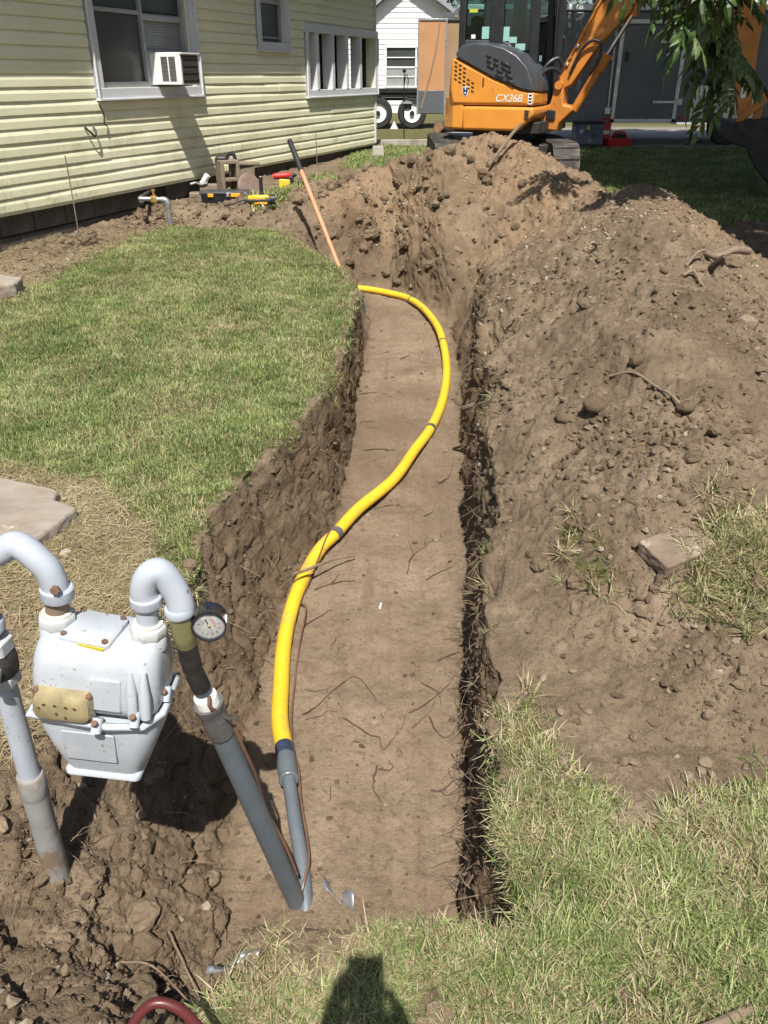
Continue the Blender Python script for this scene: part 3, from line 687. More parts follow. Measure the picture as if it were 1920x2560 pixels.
# porch room behind the band of openings, its end wall open between posts
MB().box((2.62, -1.6, 1.6), (.10, 3.0, 2.3)).build('partition', M_DARK, house)
MB().box((1.3, -3.1, 1.6), (2.6, .10, 2.3)).build('partition', M_DARK, house)
MB().box((1.3, -1.6, .56), (2.5, 3.0, .06)).build('porch_floor', M_DARK, house)
MB().box((.05, -1.6, .89), (.1, 2.9, .82)).build('end_wall', M_DARK, house); MB().box((.05, -1.6, 2.4), (.1, 2.9, .78)).build('end_wall', M_DARK, house)
for (a, b) in ((.14, .20), (.27, .37), (.46, .78), (.83, .86), (.93, 1.35), (1.45, 3.05)):
    MB().box((.05, -(a + b) / 2, 1.66), (.1, b - a, .72)).build('end_post', M_DARK, house)
MB().box((HL - .05, -3.8, 1.65), (.1, 7.4, 2.35)).build('side_wall', M_SIDING, house); MB().box((HL / 2, -7.4, 1.65), (HL, .1, 2.35)).build('rear_wall', M_SIDING, house)
MB().box((.05, -5.3, 1.65), (.1, 4.2, 2.35)).build('side_wall', M_SIDING, house)
MB().box((HL / 2, -3.7, .2), (HL, 6.8, .5)).build('floor_frame', M_DARK, house)
def window(u0, u1, z0, z1, cas, lip=.02):
    w = empty('window', ((u0 + u1) / 2, 0, (z0 + z1) / 2), parent=house); h, v = (u1 - u0) / 2, (z1 - z0) / 2
    for s in (-1, 1):
        MB().box((s * (h + cas / 2), .018, 0), (cas, .05, 2 * v)).build('casing', M_TRIM, w, .004)
        MB().box((s * (h + cas - .008), .034, -cas / 2 + .01), (.016, .05, 2 * v + cas - .02)).build('casing_lip', M_TRIM, w, .003)
    MB().box((0, .020, -v - cas / 2), (2 * h + 2 * cas, .052, cas)).build('sill', M_TRIM, w, .004)
    MB().box((0, .036, -v - cas + .008), (2 * h + 2 * cas + .004, .052, .018)).build('casing_lip', M_TRIM, w, .003)
    MB().box((0, .018, v + cas / 2), (2 * h + 2 * cas, .05, cas)).build('head', M_TRIM, w, .004)
    return w, h, v
# big window with the air conditioner
w, h, v = window(5.34, 6.90, 1.389, 2.66, .104)
zc = (1.389 + 2.66) / 2; uc = 6.12
MB().box((.39, -.055, -.0), (.74, .012, 2 * v)).build('insect_screen', M_SCREEN, w)
MB().box((-.39, -.085, .33), (.76, .012, .62)).build('pane', M_SCREEN, w)
MB().box((-.39, -.085, -.20), (.76, .012, .42)).build('pane', M_BLIND, w)
for i in range(16): MB().box((-.39, -.074, -.38 + .024 * i), (.70, .006, .017), (.5, 0, 0)).build('blind_slat', M_BLIND, w)
for (c, d) in (((.39, -.035, .0), (.74, .022, .035)), ((-.39, -.055, -.03), (.76, .03, .05)), ((.005, -.03, 0), (.03, .04, 2 * v)), ((-.755, -.05, .0), (.05, .05, 2 * v)), ((.755, -.03, 0), (.04, .05, 2 * v)),
               ((.39, -.035, -v + .025), (.74, .04, .05)), ((-.40, -.06, -.33), (.74, .03, .045))):
    MB().box(c, d).build('rail', M_FRAMEG, w, .004)
MB().box((-.06, -.02, -.475), (.10, .02, .30)).build('filler_panel', M_FRAMEG, w, .003)
MB().box((-.66, -.02, -.475), (.22, .02, .30)).build('filler_panel', M_FRAMEG, w, .003)
# small window
w, h, v = window(3.18, 3.80, 1.85, 2.66, .105)
MB().box((0, -.055, 0), (2 * h, .012, 2 * v)).build('insect_screen', M_SCREEN, w)
for (c, d) in (((0, -.035, .03), (2 * h, .03, .045)), ((0, -.035, -v + .05), (2 * h, .03, .02)), ((-h + .015, -.03, 0), (.03, .04, 2 * v)), ((h - .015, -.03, 0), (.03, .04, 2 * v))): MB().box(c, d).build('rail', M_FRAMEG, w, .003)
# band of five openings
w, h, v = window(.06, 2.50, 1.31, 2.00, .10)
for u in (2.25, 1.73, 1.22, .70): MB().box((u - 1.28, -.03, 0), (.085, .16, 2 * v)).build('mullion', M_TRIM, w, .003)

# air conditioner
M_ACW = mat('white_enamel', (.80, .80, .78, 1), .35, var=.05, spots=[((.5, .47, .4, 1), 12, .74, .08)])
M_COIL = mat('condenser_fins', (.055, .045, .04, 1), .6, var=.3, scale=60)
ac = empty('window_air_conditioner', house.matrix_basis @ Vector((5.91, 0, 1.40)), (0, 0, WANG))
tag(ac, 'white window air conditioner with louvred side sticking out of the big window', 'air conditioner')
MB().box((0, .155, .148), (.325, .37, .285)).build('cabinet', M_ACW, ac, .008)
MB().box((0, .345, .145), (.285, .012, .245)).build('coil_panel', M_COIL, ac, .002)
for i in range(4): MB().box((0, .353, .05 + .063 * i), (.29, .006, .006)).build('guard_bar', M_COIL, ac)
MB().box((.0, .35, .284), (.33, .03, .012)).build('back_lip', M_ACW, ac); 
lv = MB()
for cx in (.155, .245):
    for i in range(19): lv.box((.1645, cx, .045 + .0115 * i), (.006, .075, .0032))
tag(lv.build('side_gap_strips', M_COIL, ac), kind='stuff')  # dark strips paint the shaded gaps between the white louvres
# loose cable on the siding
cb = empty('loose_cable', house.matrix_basis @ Vector((7.1, 0, 1.1)), (0, 0, WANG)); tag(cb, 'short black cable hooked under a siding board below the big window', 'cable')
M_BLACK = mat('black_rubber', (.02, .02, .021, 1), .5, var=.2)
MB().tube(spline([(-.11, .02, .16), (-.12, .05, .08), (-.115, .045, .0), (-.16, .03, -.025)], 8), .006, 8).build('lead', M_BLACK, cb)
MB().tube(spline([(.14, .02, -.02), (.115, .05, -.06), (.065, .06, -.10), (.03, .05, -.06), (.02, .02, -.02)], 8), .009, 8).build('loop', M_BLACK, cb)
M_ROD = mat('rusty_rod', (.20, .17, .14, 1), .7, var=.3, metal=.3)
for (u, off, z0, z1, lab) in ((7.72, .16, .10, .88, 'thin upright metal rod before the siding near the left edge'), (2.65, .16, .20, .80, 'thin upright metal rod below the band of narrow windows')):
    p = house.matrix_basis @ Vector((u, off, 0)); tag(MB().tube([(p.x, p.y, z0), (p.x + .004, p.y, (z0 + z1) / 2), (p.x, p.y, z1)], .006, 8).build('metal_rod', M_ROD), lab, 'rod')

# ------------------------------------------------------------------ gas meter set, risers and the yellow main
GREYP = (.40, .435, .49, 1)
M_PAINT = mat('grey_pipe_paint', GREYP, .38, var=.10, scale=14, bump=.08, bscale=120, bdist=.002, spots=[((.20, .19, .19, 1), 60, .66, .03), ((.30, .14, .06, 1), 38, .70, .05)])
M_METER = mat('meter_paint', (.43, .465, .505, 1), .34, var=.06, scale=9, bump=.06, bscale=90, bdist=.002, spots=[((.53, .56, .575, 1), 7, .50, .2), ((.34, .31, .255, 1), 9, .57, .16), ((.22, .19, .155, 1), 60, .64, .05)])
M_YLENS = mat('yellowed_lens', (.30, .25, .135, 1), .28, var=.3, scale=30, spots=[((.20, .13, .05, 1), 16, .60, .12)], coat=.4)
M_RUST = mat('rusty_bolt', (.15, .085, .055, 1), .8, var=.4, scale=60)
M_NUT = mat('weathered_nut', (.44, .46, .46, 1), .5, var=.15, scale=20, spots=[((.36, .30, .20, 1), 30, .56, .1), ((.1, .1, .1, 1), 50, .68, .04)])
M_DIRTYP = mat('muddy_pipe', (.29, .285, .27, 1), .7, var=.2, scale=12, spots=[((.20, .145, .10, 1), 8, .48, .1)])
M_PVC = mat('grey_sleeve', (.115, .135, .15, 1), .42, var=.12, scale=12, spots=[((.42, .47, .50, 1), 22, .72, .04), ((.22, .165, .115, 1), 9, .66, .08)])
M_TAPE = mat('grey_tape', (.155, .15, .145, 1), .32, var=.3, scale=30, bump=.4, bscale=70, metal=.3)
M_BRASS = mat('greenish_brass', (.30, .27, .13, 1), .42, metal=.5, var=.25, scale=25, spots=[((.42, .43, .36, 1), 20, .58, .1)])
M_BLKP = mat('black_steel', (.045, .042, .04, 1), .5, metal=.3, var=.4, scale=40, spots=[((.22, .2, .18, 1), 30, .64, .06)])
M_YEL = mat('yellow_pipe', (.78, .50, .03, 1), .5, var=.08, scale=8, spots=[((.52, .34, .10, 1), 9, .58, .16), ((.36, .255, .13, 1), 34, .66, .07)], bump=.04, bscale=60)
M_COPPER = mat('tracer_copper', (.17, .09, .06, 1), .5, var=.2, scale=30, spots=[((.14, .09, .065, 1), 25, .55, .1)])
M_BLUE = mat('dark_blue_tape', (.04, .05, .085, 1), .3, var=.4, scale=40, bump=.3)
M_WHITE = mat('white_primer', (.68, .68, .64, 1), .6, var=.1)
def rrect(w, d, r, z, cx=0, cy=0, n=5):
    """rounded rectangle ring"""
    r = min(r, w / 2 - 1e-4, d / 2 - 1e-4); out = []
    for (sx, sy, a0) in ((1, 1, 0), (-1, 1, 90), (-1, -1, 180), (1, -1, 270)):
        for k in range(n + 1):
            a = math.radians(a0 + 90 * k / n); out.append((cx + sx * (w / 2 - r) + r * math.cos(a), cy + sy * (d / 2 - r) + r * math.sin(a), z))
    return out
def hexnut(mb, o, axis, r, h, n=6):
    mb.lathe([(r * .9, 0), (r, h * .12), (r, h * .88), (r * .9, h)], n, o, axis); return mb
meter = empty('gas_meter', (-.525, 1.215, .585), (math.radians(-2), math.radians(6), math.radians(-3)))
tag(meter, 'light grey diaphragm gas meter with yellowed dial cover hanging over the hole', 'gas meter')
up = MB()
up.rings([rrect(.236, .150, .030, -.150), rrect(.240, .154, .034, -.120), rrect(.240, .154, .036, -.070), rrect(.236, .150, .042, -.035), rrect(.224, .138, .050, -.010), rrect(.200, .112, .05, .002), rrect(.15, .07, .03, .006)])
upper = up.build('upper_case', M_METER, meter, subsurf=1, smooth=80)
lo = MB(); lo.rings([rrect(.236, .148, .035, -.152), rrect(.232, .146, .035, -.185), rrect(.205, .132, .035, -.235), rrect(.168, .112, .03, -.285), rrect(.140, .100, .02, -.305), rrect(.150, .108, .012, -.309), rrect(.150, .108, .012, -.318)])
lo.build('lower_case', M_METER, meter, smooth=60)
# flange line between the two halves, dropping towards the right, with its bolts
fl = MB()
path = [(-.120, .0), (-.118, -.079), (-.03, -.083), (.03, -.083), (.095, -.079), (.1225, -.050), (.1225, .05), (.10, .079), (-.10, .079), (-.12, .05)]
zfl = [-.150, -.150, -.152, -.156, -.150, -.140, -.135, -.14, -.145, -.148]
fl.tube([(x, y, z) for (x, y), z in zip(path + path[:1], zfl + zfl[:1])], .0075, 8, False); fl.build('flange', M_METER, meter, smooth=60)
for (x, y, z) in ((.012, -.092, -.150), (.082, -.088, -.128), (.120, -.02, -.118)):
    b = MB(); b.cyl((x, y + .012, z + .012), (x, y - .004, z - .012), .010, n=14); b.build('bolt_boss', M_METER, meter)
    b = MB(); hexnut(b, (x, y - .006, z + .012), (0, -.5, .85), .0065, .006); b.build('bolt', M_RUST, meter)
# shallow raised badge and pleats on the front of the upper case
MB().box((.028, -.0775, -.085), (.056, .006, .074)).build('badge', M_METER, meter, .003)
for x in (.072, .096): MB().tube([(x, -.070, -.03), (x + .004, -.079, -.075), (x + .006, -.080, -.125)], [.006, .011, .010], 10).build('rib', M_METER, meter, smooth=70)
MB().box((-.012, -.0705, -.222), (.100, .004, .085), (.18, 0, 0)).build('lower_badge', M_METER, meter, .002)
# index cover
ix = MB(); ix.rings([[(p[0], -.074 - p[2], p[1]) for p in rrect(.112, .066, .012, zz, -.050, -.114)] for zz in (0, .006)] + [[(p[0], -.074 - p[2], p[1]) for p in rrect(.102, .056, .016, zz, -.050, -.114)] for zz in (.018, .022)] + [[(p[0], -.074 - p[2], p[1]) for p in rrect(.090, .044, .016, .0265, -.050, -.114)]])
ixo = ix.build('dial_cover', M_YLENS, meter, smooth=50)
for (x, z) in ((-.098, -.087), (-.002, -.089), (-.004, -.142), (-.096, -.142)):
    b = MB(); b.lathe([(.007, 0), (.007, .007), (.0045, .011)], 12, (x, -.078, z), (0, -1, 0)); b.build('screw', M_RUST, ixo)
M_INK = mat('dial_marks', (.06, .05, .02, 1), .6)
for i, (x, z) in enumerate(((-.078, -.103), (-.058, -.103), (-.038, -.105), (-.022, -.106), (-.088, -.112), (-.056, -.122), (-.040, -.129))):
    MB().box((x, -.1012, z), (.006, .001, .004), (0, .2 * i, 0)).build('dial_mark', M_INK, ixo)
# square cover on top
tp = MB(); tp.rings([rrect(.098, .088, .010, .004, -.012, -.010), rrect(.098, .088, .010, .013, -.012, -.010), rrect(.090, .080, .010, .017, -.012, -.010)]); tpo = tp.build('top_cover', M_METER, meter, smooth=40); tpo.rotation_euler = (math.radians(4), 0, math.radians(-8))
for (x, y) in ((-.052, -.046), (.028, -.046), (.028, .026), (-.052, .026)):
    b = MB(); hexnut(b, (x, y, .017), (0, 0, 1), .006, .004); b.build('cover_screw', M_RUST, tpo)
M_YPAINT = mat('yellow_smear', (.45, .38, .02, 1), .5)
MB().box((.005, -.0545, .006), (.05, .003, .006)).build('paint_smear', M_YPAINT, tpo)
for x in (-.085, .085):
    c = MB(); c.lathe([(.034, -.020), (.033, .004), (.030, .008)], 28, (x, 0, 0)); c.build('hub', M_METER, meter, smooth=50)
    c = MB(); c.lathe([(.0335, .006), (.0345, .009), (.0345, .024), (.032, .028), (.026, .030)], 8, (x, 0, 0)); nut = c.build('swivel_nut', M_NUT, meter, .002)
    c = MB(); c.lathe([(.027, .027), (.027, .033), (.022, .035)], 24, (x, 0, 0)); c.build('nut_ring', mat('white_sealant', (.60, .58, .50, 1), .6, var=.2, scale=40) if x < 0 else bpy.data.materials['white_sealant'], nut)
def mw(p): return meter.matrix_basis @ Vector(p)
pL, pR = mw((-.085, 0, .03)), mw((.085, 0, .03))
# inlet: riser on the left, valve, return bend to the meter
inl = empty('inlet_riser', (-.763, 1.247, -.06)); tag(inl, 'painted grey inlet pipe with valve rising from the soil left of the meter', 'pipe'); io = Vector(inl.location)
def rel(ps, o): return [Vector(p) - o for p in ps]
A = Vector((-.735, 1.212, .655)); B = pL + Vector((.006, 0, .075))
arc = [pL + Vector((0, 0, -.005)), pL + Vector((.002, 0, .03)), B + Vector((0, 0, -.01)), B + Vector((-.012, 0, .034)), B + Vector((-.045, 0, .062)), (A + B) / 2 + Vector((-.03, 0, .07)), A + Vector((-.022, .0, .052)), A + Vector((-.012, 0, .0)), A + Vector((0, 0, -.05))]
MB().tube(rel(spline([B + Vector((.002, 0, -.028)), B, B + Vector((-.010, 0, .030)), B + Vector((-.048, .006, .066)), (A + B) / 2 + Vector((-.012, .01, .078)), A + Vector((-.008, .004, .062)), A + Vector((0, 0, .020)), A + Vector((0, 0, -.03))], 8), io), .0245, 20).build('return_bend', M_PAINT, inl, smooth=80)
MB().lathe([(.0285, -.012), (.030, -.009), (.030, .010), (.027, .013)], 24, B + Vector((.003, 0, -.03)) - io, (.1, 0, 1)).build('bend_collar', M_PAINT, inl)
MB().cyl(pL - io, B + Vector((.003, 0, -.03)) - io, .0205, n=20).build('nipple', M_DIRTYP, inl)
c = MB(); hexnut(c, B + Vector((.014, -.026, -.006)) - io, (.2, -1, .2), .009, .008); c.build('plug', M_RUST, inl)
ax = (Vector((-.763, 1.247, -.06)) - A).normalized()
at_ = lambda s: A + ax * s - io
MB().cyl(at_(-.02), at_(.075), .0225, n=20).build('upper_pipe', M_DIRTYP, inl)
MB().lathe([(.0275, 0), (.029, .004), (.029, .020), (.025, .024)], 24, at_(.045), ax).build('pipe_collar', M_PAINT, inl)
c = MB(); hexnut(c, at_(.085), ax, .036, .034); c.build('union_nut', M_NUT, inl, .003)
vb = MB(); vb.lathe([(.024, .11), (.034, .122), (.036, .145), (.034, .168), (.026, .18)], 24, at_(0), ax); vbo = vb.build('valve_body', M_BLKP, inl)
c = MB(); hexnut(c, at_(.172), ax, .034, .028); c.build('union_nut', M_NUT, inl, .003)
c = MB(); c.cyl(at_(.145) + Vector((.0, -.02, 0)), at_(.145) + Vector((.008, -.055, .0)), .017, n=16); c.cyl(at_(.145) + Vector((.008, -.05, 0)), at_(.145) + Vector((.011, -.072, 0)), .009, n=12); c.build('valve_stem', M_NUT, vbo)
MB().cyl(at_(.195), at_(.475), .0225, n=22).build('lower_pipe', M_PAINT, inl)
MB().lathe([(.026, .46), (.0285, .464), (.0285, .525), (.027, .528)], 24, at_(0), ax).build('coupling', M_DIRTYP, inl)
MB().tube([at_(.525), at_(.56), at_(.72), at_(.9)], [.0285, .0265, .028, .0285], 22).build('sleeve', M_DIRTYP, inl)
# outlet: return bend, tee with gauge, black nipple, sleeved riser down into the trench
out = empty('outlet_riser', (-.235, 1.39, -.45)); tag(out, 'grey sleeved outlet pipe slanting from the meter down into the trench', 'pipe'); oo = Vector(out.location)
T0 = pR + Vector((.004, 0, .052)); T1 = Vector((-.377, 1.217, .628))
MB().cyl(pR - oo, T0 - oo, .0205, n=20).build('nipple', M_PAINT, out)
MB().lathe([(.028, -.010), (.0295, -.007), (.0295, .008), (.027, .011)], 24, T0 - oo, (.05, 0, 1)).build('bend_collar', M_PAINT, out)
MB().tube(rel(spline([T0, T0 + Vector((-.001, 0, .024)), T0 + Vector((.012, .002, .052)), (T0 + T1) / 2 + Vector((.004, .004, .070)), T1 + Vector((-.004, .003, .044)), T1 + Vector((.003, 0, .012)), T1], 8), oo), [.0250] * 49, 22).build('return_bend', M_PAINT, out, smooth=80)
MB().lathe([(.0265, -.009), (.028, -.006), (.028, .006), (.0265, .009)], 24, T1 + Vector((0, 0, .004)) - oo, (-.08, 0, 1)).build('bend_collar', M_PAINT, out)
q = [T1, Vector((-.377, 1.224, .560)), Vector((-.374, 1.235, .475)), Vector((-.366, 1.248, .420))]
MB().tube(rel([q[0], q[0] + (q[1] - q[0]) * .7, q[1], q[1] + (q[2] - q[1]) * .15], oo), [.0225, .0235, .0215, .020], 20).build('brass_tee', M_BRASS, out, smooth=50)
MB().cyl(rel([q[0] + (q[1] - q[0]) * .45], oo)[0], Vector((-.345, 1.226, .592)) - oo, .011, n=14).build('tee_branch', mat('yellow_dope', (.50, .36, .05, 1), .5, var=.3), out)
MB().tube(rel([q[1] + (q[2] - q[1]) * .1, q[2], q[3]], oo), .0195, 18).build('black_nipple', M_BLKP, out, smooth=60)
E1 = Vector((-.360, 1.252, .385)); F1 = Vector((-.228, 1.405, -.50)); D_ = (F1 - E1)
MB().lathe([(.021, -.028), (.024, -.024), (.0245, .004), (.0235, .012)], 22, E1 - oo, -D_.normalized()).build('white_collar', M_WHITE, out)
MB().tube(rel([E1, E1 + D_ * .06, E1 + D_ * .5, F1], oo), [.0235, .0245, .0250, .0250], 24).build('sleeve', M_PVC, out)
tp = MB(); rings = []
rr = random.Random(9)
for k in range(9):
    s = .012 + k * .0135; cpt = E1 + D_ * s; t = D_.normalized(); a = Vector((1, 0, 0)) - t * t.x; a.normalize(); b = t.cross(a); 
    rings.append([cpt + (a * math.cos(2 * PI * j / 20) + b * math.sin(2 * PI * j / 20)) * (.0272 + .0015 * rr.random() + (.003 if k < 2 else 0)) - oo for j in range(20)])
tp.rings(rings); tp.build('tape_wrap', M_TAPE, out, smooth=25)
MB().grid(lambda u, v: tuple(E1 - oo + Vector((.022 + .04 * u, -.012 + .004 * math.sin(9 * u), -.03 - .012 * u + .014 * (v - .5) * (1 - u * .6)))), 6, 3).build('tape_tail', M_TAPE, out)
# pressure gauge
gc = Vector((-.327, 1.222, .597)); gax = Vector((.10, -1.0, .06)).normalized()
gauge = empty('pressure_gauge', gc); tag(gauge, 'black round pressure gauge with white dial screwed into the tee', 'gauge')
gq = Vector((0, 0, 1)).rotation_difference(gax)
M_GBLK = mat('gauge_case', (.014, .015, .022, 1), .25, var=.2, coat=.3)
M_DIAL = mat('dial_face', (.55, .55, .53, 1), .5, var=.03)
M_RED = mat('red_print', (.52, .07, .06, 1), .5)
g = MB(); R_ = .0315
g.lathe([(R_ * .7, -.030), (R_, -.026), (R_, .006), (R_ * 1.03, .008), (R_ * 1.03, .0125), (R_ * .93, .0125), (R_ * .91, .006)], 40, (0, 0, 0), gax); g.build('case', M_GBLK, gauge, smooth=50)
def gp(x, y, h): return gq @ Vector((x, y, h))
ref = gq @ Vector((0, 1, 0)); rightv = gq @ Vector((1, 0, 0))
df = MB(); df.lathe([(.0, .0062), (R_ * .91, .0062)], 40, (0, 0, 0), gax); df.build('dial', M_DIAL, gauge)
right = Vector((1, 0, 0)) - gax * gax.x; right.normalize(); upv = gax.cross(right)
GM_ = Matrix((right, upv, gax)).transposed().to_4x4()
def dial_obj(me, x, y, ang, h=.0068):
    o = bpy.data.objects.new(me.name, me); COL.objects.link(o); o.parent = gauge
    o.matrix_local = Matrix.Translation(right * x + upv * y + gax * h) @ GM_ @ Matrix.Rotation(ang, 4, 'Z'); return o
tk = MB()
for i in range(33):
    a = math.radians(225 - 35 + 320 * i / 32); r0 = R_ * (.74 if i % 4 == 0 else .80); u_, v_ = math.cos(a), math.sin(a)
    tk.add([right * (u_ * r0 - v_ * .0003) + upv * (v_ * r0 + u_ * .0003) + gax * .0066, right * (u_ * r0 + v_ * .0003) + upv * (v_ * r0 - u_ * .0003) + gax * .0066,
            right * (u_ * R_ * .86 + v_ * .0003) + upv * (v_ * R_ * .86 - u_ * .0003) + gax * .0066, right * (u_ * R_ * .86 - v_ * .0003) + upv * (v_ * R_ * .86 + u_ * .0003) + gax * .0066], [(0, 1, 2, 3)])
tag(tk.build('tick_marks', M_INK, gauge, smooth=0), kind='stuff')
for i, s in enumerate(('0', '2', '4', '6', '8', '10', '12', '15')):
    a = math.radians(170 + 200 * i / 7); dial_obj(text_mesh(s, .0052, M_INK, .0001, 'numeral'), math.cos(a) * R_ * .60, math.sin(a) * R_ * .60, math.radians(-70))
dial_obj(text_mesh('PASCO', .0062, M_RED, .0001, 'lettering'), R_ * .26, R_ * .18, math.radians(-72))
nd = MB(); da = math.radians(-70); dv = right * math.cos(da) + upv * math.sin(da); pv = gax.cross(dv)
nd.add([pv * .0007 - dv * .012 + gax * .008, -pv * .0007 - dv * .012 + gax * .008, dv * R_ * .78 + gax * .008], [(0, 1, 2)]); nd.add([pv * .0014 - dv * .016 + gax * .0082, -pv * .0014 - dv * .016 + gax * .0082, -pv * .001 - dv * .004 + gax * .0082, pv * .001 - dv * .004 + gax * .0082], [(0, 1, 2, 3)])
nd.build('needle', M_GBLK, gauge, smooth=0)
b = MB(); b.lathe([(.0028, .006), (.0028, .009), (.0018, .010)], 14, (0, 0, 0), gax); b.build('pivot', M_BRASS, gauge)
MB().box(rightv * 0 + right * .0312 + gax * -.008, (.004, .016, .018), (.6, 0, 0)).build('sticker', M_WHITE, gauge)

# yellow plastic main on the trench floor
YP = [(-.314, 1.877), (-.351, 2.044), (-.369, 2.231), (-.384, 2.443), (-.382, 2.652), (-.357, 2.887), (-.296, 3.149), (-.229, 3.292), (-.126, 3.536), (.051, 3.863), (.174, 4.238), (.284, 4.568), (.384, 5.022), (.45, 5.555),
      (.467, 6.075), (.445, 6.617), (.353, 7.172), (.218, 7.561), (.002, 7.797), (-.246, 7.95), (-.55, 8.08)]
yz = lambda y: float(np.interp(y, [1, 4, 8], [-.45, -.45, -.36])) + .034
ypath = [Vector((x, y, yz(y) + .012 * math.sin(y * 2.1))) for x, y in YP]
ypath[0].z += .035; ypath[1].z += .016; ypath[-1].z -= .02
ym = empty('yellow_gas_pipe', (ypath[0].x, ypath[0].y, -.45)); tag(ym, 'yellow plastic gas pipe curving along the trench floor', 'pipe'); yo = Vector(ym.location)
ysp = spline(ypath, 10); MB().tube(rel(ysp, yo), .0295, 24).build('pipe', M_YEL, ym, smooth=80)
def near(y, side=None): return min(range(len(ysp)), key=lambda i: abs(ysp[i].y - y))
for (yv, L, rad) in ((3.29, .045, .0312), (4.56, .04, .0310), (6.25, .03, .0306), (7.50, .02, .0306)):
    i = near(yv); a, b = ysp[i], ysp[i + 1]; t = (b - a).normalized(); MB().tube(rel([a - t * L / 2, a, a + t * L / 2], yo), rad, 24).build('tape_band', M_TAPE, ym)
# transition and grey steel tail back to the riser
tl = empty('grey_transition_pipe', (-.21, 1.40, -.45)); tag(tl, 'slim grey transition pipe joining the yellow pipe to the riser foot', 'pipe'); to = Vector(tl.location)
y0 = ypath[0]; tdir = (ypath[0] - ypath[1]).normalized()
MB().tube(rel([y0 - tdir * .03, y0 + tdir * .005, y0 + tdir * .03], to), [.0305, .0318, .0310], 22).build('blue_tape', M_BLUE, tl)
tpth = [y0 + tdir * .025, Vector((-.297, 1.79, -.375)), Vector((-.289, 1.755, -.378))]
MB().tube(rel(tpth, to), [.031, .0305, .0295], 22).build('coupling', M_PVC, tl)
MB().lathe([(.029, -.006), (.031, -.003), (.031, .003), (.028, .006)], 22, tpth[-1] - to, (tpth[-1] - tpth[0]).normalized()).build('coupling_rim', M_PVC, tl)
MB().tube(rel(spline([tpth[-1], Vector((-.256, 1.607, -.395)), Vector((-.231, 1.506, -.415)), Vector((-.210, 1.395, -.455)), Vector((-.205, 1.33, -.50))], 6), to), .0205, 20).build('tail_pipe', M_PVC, tl, smooth=80)
# copper tracer wires
wv = []
for i in range(near(3.9), near(2.75), -1): 
    ang = i * .12; t = (ysp[i - 1] - ysp[i]).normalized(); s = Vector((t.y, -t.x, 0)); wv.append(ysp[i] + Vector((0, 0, math.sin(ang) * .0305)) - s * math.cos(ang) * .0305)
wv += [Vector((-.318, 2.70, -.412)), Vector((-.326, 2.5, -.43)), Vector((-.324, 2.3, -.432)), Vector((-.318, 2.1, -.43)), Vector((-.300, 1.95, -.42)), Vector((-.268, 1.82, -.395)), Vector((-.245, 1.68, -.40)), Vector((-.218, 1.56, -.405)), Vector((-.206, 1.48, -.395)), Vector((-.214, 1.42, -.40)), Vector((-.225, 1.38, -.43))]
tag(MB().tube(spline(wv, 4), .0038, 8).build('tracer_wire', M_COPPER), 'brown copper tracer wire running beside the yellow pipe', 'wire')
sp = []
for k in range(26):
    s = .012 + k * .034; a = -1.15 + .55 * math.sin(k * .33) + .5; t = D_.normalized(); rx = Vector((1, 0, 0)) - t * t.x; rx.normalize(); ry = t.cross(rx)
    rad = .031 if k > 0 else .024
    sp.append(E1 + D_ * s + (rx * math.cos(a) - Vector((0, 1, 0)) * math.sin(-a) * -1) * rad)
sp = [E1 + Vector((.012, -.022, .028)), E1 + Vector((.014, -.027, .0))] + sp[2:24]
tag(MB().tube(spline(sp, 3), .004, 8).build('tracer_wire', M_COPPER), 'brown copper tracer wire taped to the slanting grey riser', 'wire')
# pipe stub coming out of the crawlspace opening, with brass valve
gp_ = empty('house_gas_stub', (-2.06, 8.135, .2)); tag(gp_, 'bare steel gas pipe with brass valve coming out under the siding', 'pipe')
M_GALV = mat('galvanised', (.34, .35, .36, 1), .4, metal=.6, var=.2, scale=20)
P_ = [house.matrix_basis @ Vector((u, o, z)) for (u, o, z) in ((6.20, -.1, .42), (6.62, .42, .455))]; V0 = Vector((-2.06, 8.135, .455)); go = Vector(gp_.location)
h0 = V0 + Vector((-.26, -.02, .01)); 
MB().tube(rel([P_[0], h0], go), .020, 14).build('supply_pipe', M_BLKP, gp_)
MB().tube(rel([h0, V0 + Vector((-.05, 0, 0))], go), .021, 16).build('cross_pipe', M_GALV, gp_)
c = MB(); hexnut(c, V0 + Vector((-.155, 0, .0)) - go, (1, 0, 0), .036, .06); c.lathe([(.012, 0), (.012, .05), (.018, .052), (.018, .07)], 12, V0 + Vector((-.125, 0, .02)) - go); c.build('brass_valve', mat('bright_brass', (.50, .33, .10, 1), .35, metal=.7), gp_)
c = MB(); hexnut(c, V0 + Vector((-.265, 0, 0)) - go, (1, 0, 0), .034, .035); c.build('union', M_GALV, gp_)
MB().tube(rel(spline([V0 + Vector((-.06, 0, 0)), V0 + Vector((-.02, 0, -.004)), V0 + Vector((0, 0, -.03)), V0 + Vector((0, 0, -.07))], 5), go), .027, 16).build('elbow', M_GALV, gp_, smooth=80)
MB().cyl(V0 + Vector((0, 0, -.05)) - go, Vector((-2.06, 8.135, .02)) - go, .022, n=16).build('down_pipe', M_GALV, gp_)

